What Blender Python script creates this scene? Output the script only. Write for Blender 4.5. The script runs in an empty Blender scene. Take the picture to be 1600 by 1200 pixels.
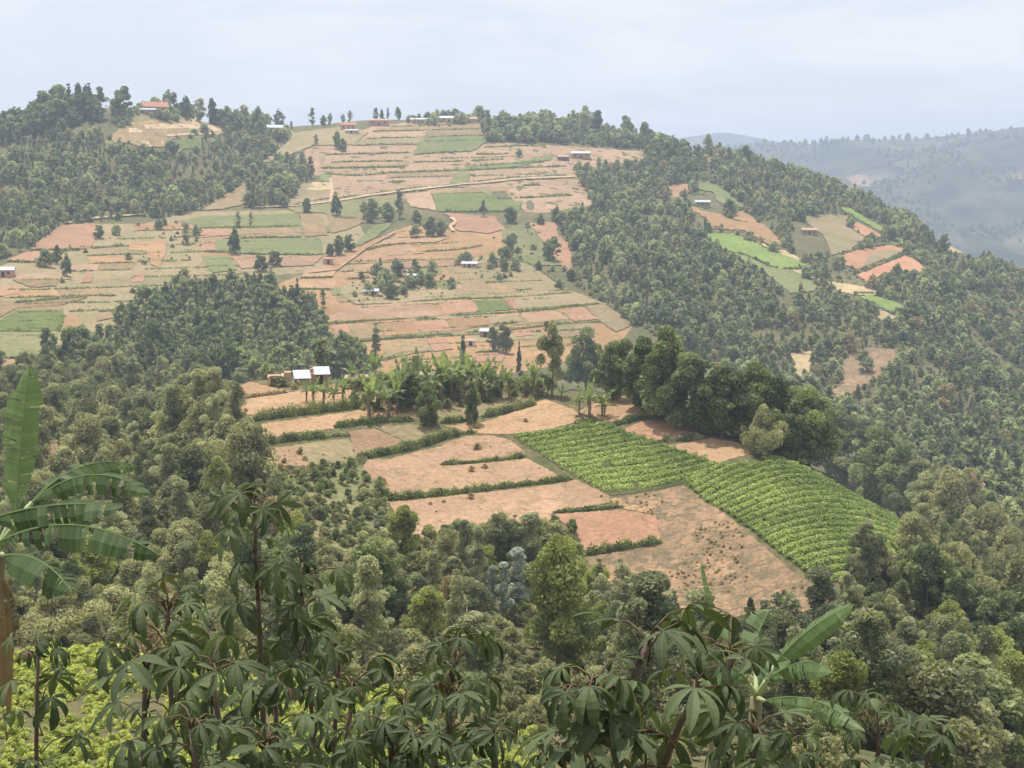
import bpy, math, random
import numpy as np
from mathutils import Vector, Matrix, Euler, geometry as mgeo

R = math.radians
scene = bpy.context.scene
COL = scene.collection
rng = np.random.default_rng(7)
random.seed(7)

# ------------------------------------------------------------------ camera, sky, sun, exposure
FPX, HORIZON = 2200.0, 290.0                      # focal length and horizon row, in pixels of a 1600 x 1200 frame
PITCH = math.atan((600.0 - HORIZON) / FPX)
cam_data = bpy.data.cameras.new('camera')
cam = bpy.data.objects.new('camera', cam_data)
COL.objects.link(cam)
cam_data.sensor_width = 36.0
cam_data.lens = FPX / 1600.0 * 36.0
cam_data.clip_start, cam_data.clip_end = 0.2, 30000.0
cam.location = (0, 0, 0)
cam.rotation_euler = (R(90) - PITCH, 0, 0)
scene.camera = cam

SUN_ELEV, SUN_AZ = R(74), R(-28)                   # azimuth measured from the view direction (+Y) towards the right (+X)
world = bpy.data.worlds.new('World')
scene.world = world
world.use_nodes = True
wn, wl = world.node_tree.nodes, world.node_tree.links
wn.clear()
w_out = wn.new('ShaderNodeOutputWorld')
w_bg = wn.new('ShaderNodeBackground')
w_sky = wn.new('ShaderNodeTexSky')
w_sky.sky_type = 'NISHITA'
w_sky.sun_disc = False
w_sky.sun_elevation = SUN_ELEV
w_sky.sun_rotation = SUN_AZ
w_sky.altitude = 1800
w_sky.air_density, w_sky.dust_density, w_sky.ozone_density = 0.9, 4.5, 1.0
w_tc = wn.new('ShaderNodeTexCoord')
w_map = wn.new('ShaderNodeMapping')
w_map.inputs['Scale'].default_value = (1.0, 1.0, 4.5)
w_noise = wn.new('ShaderNodeTexNoise')
w_noise.inputs['Scale'].default_value = 5.0
w_noise.inputs['Detail'].default_value = 9
w_noise.inputs['Roughness'].default_value = 0.58
w_noise.inputs['Distortion'].default_value = 0.35
w_ramp = wn.new('ShaderNodeValToRGB')
w_ramp.color_ramp.elements[0].position = 0.43
w_ramp.color_ramp.elements[0].color = (0.66, 0.66, 0.66, 1)
w_ramp.color_ramp.elements[1].position = 0.62
w_ramp.color_ramp.elements[1].color = (0.97, 0.97, 0.97, 1)
w_mix = wn.new('ShaderNodeMix')
w_mix.data_type = 'RGBA'
w_mix.inputs[7].default_value = (8.45, 8.3, 8.38, 1)   # thin bright cloud, in the sky texture's own units
wl.new(w_tc.outputs['Generated'], w_map.inputs['Vector'])
wl.new(w_map.outputs['Vector'], w_noise.inputs['Vector'])
wl.new(w_noise.outputs['Fac'], w_ramp.inputs['Fac'])
wl.new(w_ramp.outputs['Color'], w_mix.inputs[0])
wl.new(w_sky.outputs['Color'], w_mix.inputs[6])
wl.new(w_mix.outputs[2], w_bg.inputs['Color'])
w_bg.inputs['Strength'].default_value = 0.09
wl.new(w_bg.outputs['Background'], w_out.inputs['Surface'])

sun_data = bpy.data.lights.new('sun', 'SUN')
sun_data.energy = 3.7
sun_data.angle = R(0.6)
sun_data.color = (1.0, 0.95, 0.87)
sun = bpy.data.objects.new('sun', sun_data)
COL.objects.link(sun)
to_sun = Vector((math.sin(SUN_AZ) * math.cos(SUN_ELEV), math.cos(SUN_AZ) * math.cos(SUN_ELEV), math.sin(SUN_ELEV)))
sun.rotation_euler = to_sun.to_track_quat('Z', 'Y').to_euler()

vs = scene.view_settings
vs.view_transform = 'Standard'
vs.look = 'None'
vs.exposure = 0.5
vs.gamma = 1.0
vs.use_curve_mapping = False
cy = scene.cycles
cy.use_denoising = True
cy.max_bounces = 5
cy.diffuse_bounces = 3
cy.glossy_bounces = 2
cy.transmission_bounces = 3
cy.transparent_max_bounces = 6
cy.volume_bounces = 1
cy.sample_clamp_indirect = 6
cy.use_adaptive_sampling = True
cy.adaptive_threshold = 0.02

# ------------------------------------------------------------------ pixel <-> ray helpers (photo pixels, 1600 x 1200)
CP, SP = math.cos(PITCH), math.sin(PITCH)

def rays(px, py):
    u = (np.asarray(px, float) - 800) / FPX
    v = -(np.asarray(py, float) - 600) / FPX
    d = np.stack([u, CP + SP * v, -SP + CP * v], -1)
    return d / np.linalg.norm(d, axis=-1, keepdims=True)

def project(p):
    p = np.asarray(p, float)
    fwd = p[..., 1] * CP - p[..., 2] * SP
    up = p[..., 1] * SP + p[..., 2] * CP
    fwd = np.where(fwd < 0.05, 0.05, fwd)
    return 800 + FPX * p[..., 0] / fwd, 600 - FPX * up / fwd, fwd

# ------------------------------------------------------------------ terrain: profiles by bearing, (distance, picture row of the bare ground)
COLS = {
    #        E            F           G           H           I           J           K           L           M            N
    -500: [(120, 1010), (160, 900), (210, 790), (290, 690), (380, 640), (470, 590), (640, 470), (850, 370), (1060, 265), (1700, 420)],
    0:    [(125, 990), (170, 870), (225, 765), (300, 655), (390, 602), (480, 553), (650, 430), (850, 330), (1090, 212), (1700, 380)],
    200:  [(125, 1010), (168, 885), (215, 775), (290, 690), (390, 640), (500, 560), (680, 430), (890, 314), (1120, 174), (1750, 370)],
    400:  [(125, 1040), (162, 880), (200, 745), (258, 596), (350, 640), (520, 560), (700, 425), (930, 312), (1200, 202), (1800, 360)],
    600:  [(125, 1070), (163, 905), (198, 790), (256, 603), (345, 650), (560, 562), (710, 440), (920, 318), (1270, 190), (1850, 360)],
    800:  [(125, 1070), (166, 930), (200, 800), (254, 612), (345, 660), (560, 570), (730, 430), (940, 310), (1290, 188), (1850, 360)],
    1000: [(125, 1075), (168, 965), (200, 795), (246, 624), (335, 700), (590, 565), (750, 430), (960, 318), (1250, 226), (1800, 380)],
    1200: [(125, 1090), (165, 975), (188, 830), (225, 692), (320, 770), (590, 600), (760, 455), (960, 342), (1190, 258), (1700, 400)],
    1400: [(120, 1120), (155, 1010), (176, 905), (207, 800), (300, 850), (560, 655), (720, 510), (900, 405), (1080, 342), (1600, 440)],
    1600: [(120, 1150), (152, 1060), (185, 965), (230, 900), (320, 830), (520, 700), (680, 590), (820, 505), (960, 432), (1500, 500)],
    2100: [(120, 1190), (152, 1120), (185, 1060), (230, 1000), (320, 930), (520, 800), (680, 700), (820, 640), (960, 590), (1500, 600)],
}
NEARK = [(0.0, -1.75), (3.0, -2.35), (7.0, -4.1), (12.0, -6.3)]          # under and in front of the camera: (distance, height)
FIELD = {-500: (1225, 1020), 0: (1225, 1012), 200: (1225, 1020), 400: (1225, 1050), 600: (1228, 1085), 800: (1230, 1110),
         1000: (1232, 1120), 1200: (1235, 1130), 1400: (1240, 1150), 1600: (1245, 1180), 2100: (1250, 1220)}
FARR = {-500: 300, 0: 300, 200: 300, 400: 300, 600: 290, 800: 280, 1000: 258, 1100: 236, 1200: 232, 1260: 231, 1300: 222, 1400: 218, 1500: 214, 1600: 208, 1800: 196, 2100: 215}
FARQ = {-500: 300, 0: 300, 600: 285, 900: 262, 1020: 226, 1080: 213, 1125: 208, 1180: 216, 1250: 231, 1320: 250, 1500: 270, 2100: 270}

def pchip_slopes(x, y):
    h = np.diff(x, axis=0)
    dl = np.diff(y, axis=0) / h
    m = np.zeros_like(y)
    w1, w2 = 2 * h[1:] + h[:-1], h[1:] + 2 * h[:-1]
    ok = dl[1:] * dl[:-1] > 0
    with np.errstate(divide='ignore', invalid='ignore'):
        hm = (w1 + w2) / (w1 / dl[:-1] + w2 / dl[1:])
    m[1:-1] = np.where(ok, hm, 0)
    m[0], m[-1] = dl[0], dl[-1]
    return m

def pchip(x, y, xq):
    m = pchip_slopes(x, y)
    i = np.clip(np.searchsorted(x, xq) - 1, 0, len(x) - 2)
    h = x[i + 1] - x[i]
    t = np.clip((xq - x[i]) / h, 0, 1)
    return ((2 * t**3 - 3 * t**2 + 1) * y[i] + (t**3 - 2 * t**2 + t) * h * m[i]
            + (-2 * t**3 + 3 * t**2) * y[i + 1] + (t**3 - t**2) * h * m[i + 1])

def row_to_z(py, d):
    a = math.atan((np.asarray(py, float) - 600) / FPX) if np.isscalar(py) else np.arctan((np.asarray(py, float) - 600) / FPX)
    return -np.tan(a + PITCH) * d

def px_to_az(px):
    return np.arctan((np.asarray(px, float) - 800) / (FPX / CP * 1.0))

col_px = np.array(sorted(COLS), float)
col_az = px_to_az(col_px)
keys_d, keys_z = [], []
for p in sorted(COLS):
    dd = [k[0] for k in NEARK]
    zz = [k[1] for k in NEARK]
    for d_, row in ((46.0, FIELD[p][0]), (80.0, FIELD[p][1])):
        dd.append(d_)
        zz.append(float(row_to_z(float(row), d_)))
    for d_, row in COLS[p]:
        dd.append(float(d_))
        zz.append(float(row_to_z(float(row), d_)))
    keys_d.append(dd)
    keys_z.append(zz)
keys_d, keys_z = np.array(keys_d), np.array(keys_z)

az_in = np.linspace(-R(24), R(24), 420)
az_out = np.linspace(R(24), R(70), 40)[1:]
AZ = np.concatenate([-az_out[::-1], az_in, az_out])
D = np.concatenate([np.linspace(0.6, 12, 40), np.linspace(12, 100, 121)[1:], np.linspace(100, 330, 251)[1:],
                    np.linspace(330, 1400, 261)[1:], np.geomspace(1400, 9500, 111)[1:]])

_noise_tab = np.random.default_rng(3).random((257, 257))
_noise_tab[-1], _noise_tab[:, -1] = _noise_tab[0], _noise_tab[:, 0]

def vnoise(x, y):
    x, y = np.mod(x, 256), np.mod(y, 256)
    i, j = np.floor(x).astype(int), np.floor(y).astype(int)
    fx, fy = x - i, y - j
    fx, fy = fx * fx * (3 - 2 * fx), fy * fy * (3 - 2 * fy)
    t = _noise_tab
    return (t[i, j] * (1 - fx) + t[i + 1, j] * fx) * (1 - fy) + (t[i, j + 1] * (1 - fx) + t[i + 1, j + 1] * fx) * fy - 0.5

def fbm(x, y, o=4):
    s, a = 0, 1.0
    for k in range(o):
        s = s + a * vnoise(x * 2**k + 17.3 * k, y * 2**k + 5.1 * k)
        a *= 0.5
    return s

ZG = np.zeros((len(AZ), len(D)))
kd = np.stack([pchip(col_az, keys_d[:, k], AZ) for k in range(keys_d.shape[1])], 1)
kz = np.stack([pchip(col_az, keys_z[:, k], AZ) for k in range(keys_z.shape[1])], 1)
fr = pchip(px_to_az(np.array(sorted(FARR), float)), np.array([FARR[k] for k in sorted(FARR)], float), AZ)
fq = pchip(px_to_az(np.array(sorted(FARQ), float)), np.array([FARQ[k] for k in sorted(FARQ)], float), AZ)
for i in range(len(AZ)):
    rd = np.concatenate([kd[i], [2400, 3300, 4000, 4600, 5400, 7000, 9500]])
    zr, zq = row_to_z(fr[i], 4600.0), row_to_z(fq[i], 7000.0)
    z0 = kz[i][-1]
    rz = np.concatenate([kz[i], [z0 - 70, z0 * 0.45 + zr * 0.55 - 90, zr * 0.8 - 40, zr, min(zr, zq) - 150, zq, zq - 300]])
    ZG[i] = pchip(rd, rz, D)
gx, gy = np.sin(AZ)[:, None] * D[None], np.cos(AZ)[:, None] * D[None]
amp = np.interp(D, [0, 10, 60, 150, 300, 700, 1300, 3000, 7000], [0.0, 0.06, 0.4, 0.8, 0.7, 3.2, 3.0, 34, 26])
wave = np.interp(D, [0, 100, 300, 700, 1400, 1900, 3000, 9000], [9, 16, 24, 70, 110, 300, 420, 420])
far = D > 1500
ZG[:, ~far] += (amp[None] * fbm(gx / 70 + 40, gy / 70, 5))[:, ~far] * 0.8
ZG[:, ~far] += (np.minimum(amp, 0.9)[None] * fbm(gx / 14 + 11, gy / 14, 3))[:, ~far] * 0.5
ridge = np.interp(D, [1400, 2200, 3300, 4300, 4600, 5200, 7000], [0, 18, 60, 22, 7, 20, 6])
ZG[:, far] += (ridge[None] * (0.8 - 3.2 * np.abs(fbm(gx / 620, gy / 900 + 9, 4)) + 0.5 * fbm(gx / 160, gy / 160, 4)))[:, far]

def T(x, y):
    x, y = np.asarray(x, float), np.asarray(y, float)
    az, d = np.arctan2(x, y), np.hypot(x, y)
    fi = np.interp(az, AZ, np.arange(len(AZ)))
    fj = np.interp(d, D, np.arange(len(D)))
    i, j = np.minimum(fi.astype(int), len(AZ) - 2), np.minimum(fj.astype(int), len(D) - 2)
    a, b = fi - i, fj - j
    return (ZG[i, j] * (1 - a) + ZG[i + 1, j] * a) * (1 - b) + (ZG[i, j + 1] * (1 - a) + ZG[i + 1, j + 1] * a) * b

_S = np.concatenate([np.linspace(1.5, 100, 160), np.linspace(100, 400, 260)[1:], np.linspace(400, 1500, 300)[1:], np.geomspace(1500, 9300, 140)[1:]])

def hit(px, py):
    """Where the sight line through a picture point meets the ground: world points, nan where it meets only sky."""
    px, py = np.atleast_1d(np.asarray(px, float)), np.atleast_1d(np.asarray(py, float))
    out = np.full((len(px), 3), np.nan)
    for a in range(0, len(px), 400):
        r = rays(px[a:a + 400], py[a:a + 400])
        P = r[:, None, :] * _S[None, :, None]
        below = P[..., 2] - T(P[..., 0], P[..., 1])
        neg = below < 0
        k = np.argmax(neg, 1)
        ok = neg.any(1) & (k > 0)
        n = np.arange(len(k))
        k = np.maximum(k, 1)
        b0, b1 = below[n, k - 1], below[n, k]
        t = b0 / np.where(np.abs(b0 - b1) < 1e-9, 1e-9, b0 - b1)
        s = _S[k - 1] + t * (_S[k] - _S[k - 1])
        w = r * s[:, None]
        w[:, 2] = T(w[:, 0], w[:, 1])
        out[a:a + 400][ok] = w[ok]
    return out

# ------------------------------------------------------------------ generic builders
def mesh_from(name, verts, faces, mat=None, smooth=False):
    me = bpy.data.meshes.new(name)
    me.from_pydata([tuple(v) for v in verts], [], [tuple(f) for f in faces])
    if mat is not None:
        me.materials.append(mat)
    if smooth:
        me.polygons.foreach_set('use_smooth', [True] * len(me.polygons))
    me.update()
    return me

def quads_mesh(name, V, mat=None, tint=None, smooth=False, nv=4):
    """V: (n, nv, 3) array, one polygon of nv corners each; tint: (n,) leaf-tone value per polygon."""
    n = len(V)
    me = bpy.data.meshes.new(name)
    me.vertices.add(n * nv)
    me.vertices.foreach_set('co', np.ascontiguousarray(V, dtype=np.float32).ravel())
    me.loops.add(n * nv)
    me.loops.foreach_set('vertex_index', np.arange(n * nv, dtype=np.int32))
    me.polygons.add(n)
    me.polygons.foreach_set('loop_start', np.arange(0, n * nv, nv, dtype=np.int32))
    if tint is not None:
        at = me.attributes.new('tint', 'FLOAT', 'POINT')
        at.data.foreach_set('value', np.repeat(np.asarray(tint, dtype=np.float32), nv))
    if mat is not None:
        me.materials.append(mat)
    me.update(calc_edges=True)
    me.validate()
    if smooth:
        me.polygons.foreach_set('use_smooth', [True] * n)
    return me

def link(name, data, parent=None, loc=None, rot=None, scale=None):
    o = bpy.data.objects.new(name, data)
    COL.objects.link(o)
    if parent is not None:
        o.parent = parent
    if loc is not None:
        o.location = loc
    if rot is not None:
        o.rotation_euler = rot
    if scale is not None:
        o.scale = scale if hasattr(scale, '__len__') else (scale,) * 3
    return o

def tag(o, label=None, cat=None, group=None, kind=None):
    if label:
        o['label'] = label
    if cat:
        o['category'] = cat
    if group:
        o['group'] = group
    if kind:
        o['kind'] = kind
    return o

# ------------------------------------------------------------------ materials
def new_mat(name):
    m = bpy.data.materials.new(name)
    m.use_nodes = True
    nt = m.node_tree
    nt.nodes.clear()
    out = nt.nodes.new('ShaderNodeOutputMaterial')
    return m, nt, out

def rgb(c):
    return (c[0], c[1], c[2], 1)

def noise_node(nt, scale, detail=5, rough=0.6, vec=None, dist=0.0):
    n = nt.nodes.new('ShaderNodeTexNoise')
    n.inputs['Scale'].default_value = scale
    n.inputs['Detail'].default_value = detail
    n.inputs['Roughness'].default_value = rough
    n.inputs['Distortion'].default_value = dist
    if vec is not None:
        nt.links.new(vec, n.inputs['Vector'])
    return n

def ramp(nt, fac, stops):
    r = nt.nodes.new('ShaderNodeValToRGB')
    e = r.color_ramp.elements
    while len(e) > 1:
        e.remove(e[-1])
    e[0].position, e[0].color = stops[0][0], rgb(stops[0][1])
    for p, c in stops[1:]:
        x = e.new(p)
        x.color = rgb(c)
    nt.links.new(fac, r.inputs['Fac'])
    return r

def mixc(nt, fac, a, b, blend='MIX'):
    m = nt.nodes.new('ShaderNodeMix')
    m.data_type = 'RGBA'
    m.blend_type = blend
    for sock, v in ((m.inputs[0], fac), (m.inputs[6], a), (m.inputs[7], b)):
        if hasattr(v, 'default_value') or hasattr(v, 'is_linked'):
            nt.links.new(v, sock)
        else:
            sock.default_value = v if not hasattr(v, '__len__') else rgb(v)
    return m.outputs[2]

def ground_mat(name, c1, c2, spots=None, spot_amt=0.5, big=0.03, small=1.3, furrow=None, bump=0.4, vary=0.16, rough=0.95):
    """Soil or low growth: two tones mixed at field scale, speckled with the third tone; optional furrows; per-object tone."""
    m, nt, out = new_mat(name)
    L = nt.links
    tc = nt.nodes.new('ShaderNodeTexCoord')
    obj = nt.nodes.new('ShaderNodeObjectInfo')
    off = nt.nodes.new('ShaderNodeVectorMath')
    off.operation = 'MULTIPLY_ADD'
    comb = nt.nodes.new('ShaderNodeCombineXYZ')
    for k in range(3):
        L.new(obj.outputs['Random'], comb.inputs[k])
    L.new(comb.outputs[0], off.inputs[0])
    off.inputs[1].default_value = (900, 700, 0)
    L.new(tc.outputs['Object'], off.inputs[2])
    vec = off.outputs[0]
    n1 = noise_node(nt, big, 6, 0.62, vec, 0.4)
    r1 = ramp(nt, n1.outputs['Fac'], [(0.36, c1), (0.64, c2)])
    col = r1.outputs['Color']
    n2 = noise_node(nt, small, 5, 0.7, vec)
    if spots is not None:
        n3 = noise_node(nt, small * 0.33, 6, 0.72, vec, 0.6)
        r3 = ramp(nt, n3.outputs['Fac'], [(0.56 - 0.14 * spot_amt, (0, 0, 0)), (0.66 - 0.10 * spot_amt, (1, 1, 1))])
        col = mixc(nt, r3.outputs['Color'], col, spots)
    g = ramp(nt, n2.outputs['Fac'], [(0.28, (0.70, 0.70, 0.69)), (0.72, (1.24, 1.23, 1.21))])
    col = mixc(nt, 1.0, col, g.outputs['Color'], 'MULTIPLY')
    vr = nt.nodes.new('ShaderNodeMapRange')
    vr.inputs['To Min'].default_value = 1 - vary
    vr.inputs['To Max'].default_value = 1 + vary
    L.new(obj.outputs['Random'], vr.inputs['Value'])
    col = mixc(nt, 1.0, col, vr.outputs[0], 'MULTIPLY')
    p = nt.nodes.new('ShaderNodeBsdfPrincipled')
    p.inputs['Roughness'].default_value = rough
    p.inputs['Specular IOR Level'].default_value = 0.12
    L.new(col, p.inputs['Base Color'])
    b = nt.nodes.new('ShaderNodeBump')
    b.inputs['Strength'].default_value = bump
    b.inputs['Distance'].default_value = 0.5
    h = n2.outputs['Fac']
    if furrow:
        wv = nt.nodes.new('ShaderNodeTexWave')
        wv.inputs['Scale'].default_value = furrow
        wv.inputs['Distortion'].default_value = 2.5
        wv.inputs['Detail'].default_value = 3
        L.new(tc.outputs['Object'], wv.inputs['Vector'])
        ad = nt.nodes.new('ShaderNodeMath')
        ad.operation = 'ADD'
        L.new(n2.outputs['Fac'], ad.inputs[0])
        L.new(wv.outputs['Fac'], ad.inputs[1])
        h = ad.outputs[0]
    L.new(h, b.inputs['Height'])
    L.new(b.outputs['Normal'], p.inputs['Normal'])
    L.new(p.outputs['BSDF'], out.inputs['Surface'])
    return m

def leaf_mat(name, dark, light, trans=0.35, vary=0.25, rough=0.55, hue_noise=0.0, spec=0.25):
    """Foliage: tone by the 'tint' attribute and per plant, part of the light passing through the leaf."""
    m, nt, out = new_mat(name)
    L = nt.links
    at = nt.nodes.new('ShaderNodeAttribute')
    at.attribute_name = 'tint'
    obj = nt.nodes.new('ShaderNodeObjectInfo')
    ad = nt.nodes.new('ShaderNodeMath')
    ad.operation = 'MULTIPLY_ADD'
    wnz = nt.nodes.new('ShaderNodeTexWhiteNoise')
    L.new(obj.outputs['Location'], wnz.inputs['Vector'])
    pn = noise_node(nt, 0.022, 2, 0.5, obj.outputs['Location'])
    mw = nt.nodes.new('ShaderNodeMath')
    mw.operation = 'MULTIPLY_ADD'
    L.new(pn.outputs['Fac'], mw.inputs[0])
    mw.inputs[1].default_value = 1.1
    L.new(wnz.outputs['Value'], mw.inputs[2])
    L.new(mw.outputs[0], ad.inputs[0])
    ad.inputs[1].default_value = vary * 2
    ad.inputs[2].default_value = -vary * 2.1
    sm = nt.nodes.new('ShaderNodeMath')
    sm.operation = 'ADD'
    sm.use_clamp = True
    L.new(at.outputs['Fac'], sm.inputs[0])
    L.new(ad.outputs[0], sm.inputs[1])
    r = ramp(nt, sm.outputs[0], [(0.0, dark), (1.0, light)])
    p = nt.nodes.new('ShaderNodeBsdfPrincipled')
    p.inputs['Roughness'].default_value = rough
    p.inputs['Specular IOR Level'].default_value = spec
    L.new(r.outputs['Color'], p.inputs['Base Color'])
    t = nt.nodes.new('ShaderNodeBsdfTranslucent')
    tcol = mixc(nt, 1.0, r.outputs['Color'], (1.25, 1.3, 0.7), 'MULTIPLY')
    L.new(tcol, t.inputs['Color'])
    mx = nt.nodes.new('ShaderNodeMixShader')
    mx.inputs[0].default_value = trans
    L.new(p.outputs['BSDF'], mx.inputs[1])
    L.new(t.outputs['BSDF'], mx.inputs[2])
    L.new(mx.outputs[0], out.inputs['Surface'])
    return m

def plain_mat(name, c1, c2, scale=6.0, rough=0.85, bump=0.2, metal=0.0, spec=0.3):
    m, nt, out = new_mat(name)
    tc = nt.nodes.new('ShaderNodeTexCoord')
    n = noise_node(nt, scale, 6, 0.65, tc.outputs['Object'])
    r = ramp(nt, n.outputs['Fac'], [(0.3, c1), (0.7, c2)])
    p = nt.nodes.new('ShaderNodeBsdfPrincipled')
    p.inputs['Roughness'].default_value = rough
    p.inputs['Metallic'].default_value = metal
    p.inputs['Specular IOR Level'].default_value = spec
    nt.links.new(r.outputs['Color'], p.inputs['Base Color'])
    b = nt.nodes.new('ShaderNodeBump')
    b.inputs['Strength'].default_value = bump
    b.inputs['Distance'].default_value = 0.05
    nt.links.new(n.outputs['Fac'], b.inputs['Height'])
    nt.links.new(b.outputs['Normal'], p.inputs['Normal'])
    nt.links.new(p.outputs['BSDF'], out.inputs['Surface'])
    return m

GM = {
    'base':   ground_mat('rough_ground', (0.12, 0.115, 0.055), (0.21, 0.165, 0.09), (0.095, 0.105, 0.045), 0.8, 0.03, 1.1, bump=0.7, vary=0.0),
    'peach': ground_mat('pale_soil', (0.335, 0.212, 0.122), (0.43, 0.285, 0.170), (0.265, 0.19, 0.11), 0.35, 0.05, 1.6, vary=0.07),
    'soilA': ground_mat('pink_soil', (0.275, 0.175, 0.112), (0.405, 0.265, 0.172), (0.235, 0.175, 0.10), 0.4, 0.04, 1.3, vary=0.09),
    'pink': ground_mat('rosy_soil', (0.31, 0.178, 0.112), (0.40, 0.235, 0.15), (0.26, 0.165, 0.10), 0.3, 0.05, 1.2, vary=0.08),
    'red':    ground_mat('red_soil', (0.40, 0.19, 0.115), (0.47, 0.26, 0.16), (0.33, 0.22, 0.11), 0.35, 0.05, 0.8, vary=0.08),
    'soilB': ground_mat('weedy_soil', (0.255, 0.175, 0.10), (0.34, 0.225, 0.13), (0.17, 0.165, 0.078), 0.55, 0.04, 0.9, vary=0.12),
    'soilC': ground_mat('orange_soil', (0.32, 0.185, 0.097), (0.41, 0.245, 0.130), (0.215, 0.185, 0.085), 0.45, 0.03, 0.9, vary=0.08),
    'straw': ground_mat('straw_ground', (0.40, 0.31, 0.17), (0.49, 0.38, 0.22), (0.31, 0.25, 0.13), 0.4, 0.06, 1.2, vary=0.08),
    'grass': ground_mat('dry_grass', (0.205, 0.188, 0.098), (0.295, 0.232, 0.135), (0.34, 0.23, 0.135), 0.35, 0.035, 0.9, vary=0.12),
    'grassD': ground_mat('dull_grass', (0.165, 0.18, 0.08), (0.25, 0.22, 0.11), (0.13, 0.15, 0.06), 0.4, 0.035, 0.9, vary=0.1),
    'green2': ground_mat('green_crop', (0.160, 0.182, 0.074), (0.215, 0.225, 0.098), (0.125, 0.145, 0.055), 0.4, 0.05, 1.1, vary=0.1, bump=0.8),
    'green3': ground_mat('deep_green_crop', (0.125, 0.155, 0.050), (0.170, 0.195, 0.068), (0.09, 0.12, 0.036), 0.5, 0.06, 1.0, vary=0.08, bump=0.8),
    'bright': ground_mat('bright_crop', (0.175, 0.245, 0.062), (0.235, 0.30, 0.09), (0.14, 0.20, 0.05), 0.4, 0.06, 1.0, vary=0.08, bump=0.8),
    'scrub': ground_mat('scrubby_soil', (0.235, 0.165, 0.108), (0.44, 0.28, 0.16), (0.18, 0.145, 0.09), 0.9, 0.11, 1.8, vary=0.05, bump=0.7),
    'soilH': ground_mat('dusty_hill_soil', (0.325, 0.215, 0.142), (0.42, 0.285, 0.192), (0.265, 0.20, 0.12), 0.45, 0.03, 0.8, vary=0.08),
    'under': ground_mat('row_soil_painted_shade', (0.075, 0.085, 0.033), (0.12, 0.11, 0.052), (0.06, 0.078, 0.03), 0.6, 0.08, 1.5, vary=0.05),  # green-brown soil under crop rows, darkened to paint in the shade of the gaps
    'road':   ground_mat('dirt_track', (0.44, 0.32, 0.20), (0.54, 0.41, 0.27), None, 0.3, 0.05, 1.5, vary=0.04),
    'bank': ground_mat('cut_earth', (0.46, 0.34, 0.21), (0.56, 0.43, 0.28), (0.36, 0.28, 0.16), 0.4, 0.08, 1.2, vary=0.05),
    'farsoil': ground_mat('far_soil', (0.26, 0.16, 0.10), (0.36, 0.23, 0.15), (0.15, 0.13, 0.07), 0.75, 0.006, 0.03, vary=0.06),
    'far': ground_mat('far_slope', (0.026, 0.036, 0.024), (0.15, 0.13, 0.078), (0.022, 0.032, 0.020), 0.8, 0.0035, 0.03, vary=0.0, bump=1.0),
}

# ------------------------------------------------------------------ terrain mesh
na, nd = ZG.shape
V = np.stack([gx, gy, ZG], -1).reshape(-1, 3)
def strip_faces(j0, j1):
    i = np.arange(na - 1)[:, None]
    j = np.arange(j0, j1)[None]
    a = i * nd + j
    return np.stack([a, a + 1, a + nd + 1, a + nd], -1).reshape(-1, 4)
F = strip_faces(0, nd - 1)[:, ::-1]
me = bpy.data.meshes.new('terrain')
me.vertices.add(len(V)); me.vertices.foreach_set('co', V.astype(np.float32).ravel())
me.loops.add(F.size); me.loops.foreach_set('vertex_index', np.ascontiguousarray(F, dtype=np.int32).ravel())
me.polygons.add(len(F)); me.polygons.foreach_set('loop_start', np.arange(0, F.size, 4, dtype=np.int32))
jj = np.tile(np.arange(nd - 1), na - 1)
me.materials.append(GM['base']); me.materials.append(GM['far'])
me.polygons.foreach_set('material_index', (D[jj] > 1750).astype(np.int32))
me.update(calc_edges=True)
me.polygons.foreach_set('use_smooth', [True] * len(F))
tag(link('terrain', me), 'hilly ground of the valley, the farmed hill and the far ridge', kind='structure')

# the slope behind and beside the place where one stands
bx_, by_ = np.meshgrid(np.linspace(-38, 38, 40), np.linspace(-36, 9, 30))
bz_ = np.where(by_ > 0.3, T(bx_, np.maximum(by_, 0.3)), -1.75 - 0.25 * np.minimum(by_, 0) - 0.12 * np.abs(bx_) * np.clip(1 + by_ / 20, 0, 1)) - 0.12
bv = np.stack([bx_, by_, bz_], -1).reshape(-1, 3)
bf = [(r * 40 + c, r * 40 + c + 1, (r + 1) * 40 + c + 1, (r + 1) * 40 + c) for r in range(29) for c in range(39)]
tag(link('ground', mesh_from('ground', bv, bf, GM['base'], True)), 'grassy slope under and behind the viewpoint', kind='structure')

FR = {'Z1': (0, 100, 3.2), 'Z2': (400, 100, 3.2), 'Z3': (800, 100, 3.2), 'Z4': (1100, 150, 3.2), 'Z5': (0, 400, 3.2), 'Z6': (400, 350, 3.2),
      'Z7': (700, 400, 3.2), 'Z8': (1100, 450, 3.2), 'S1': (0, 550, 3.0), 'S2': (350, 550, 3.2), 'S3': (800, 600, 3.2), 'S4': (1100, 650, 3.2), 'P': (0, 0, 1.0),
      'H1': (180, 120, 5.333), 'H2': (500, 140, 5.333), 'M1': (540, 400, 5.714), 'M2': (1050, 270, 5.714)}

def px_of(frame, pts):
    x0, y0, s = FR[frame]
    return [(x0 + a / s, y0 + b / s) for a, b in pts]

def densify(pts, step, closed):
    out = []
    n = len(pts)
    for k in range(n if closed else n - 1):
        a, b = np.array(pts[k]), np.array(pts[(k + 1) % n])
        m = max(1, int(np.hypot(*(b - a)) / step))
        for q in range(m):
            out.append(tuple(a + (b - a) * q / m))
    if not closed:
        out.append(tuple(pts[-1]))
    return out

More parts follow.
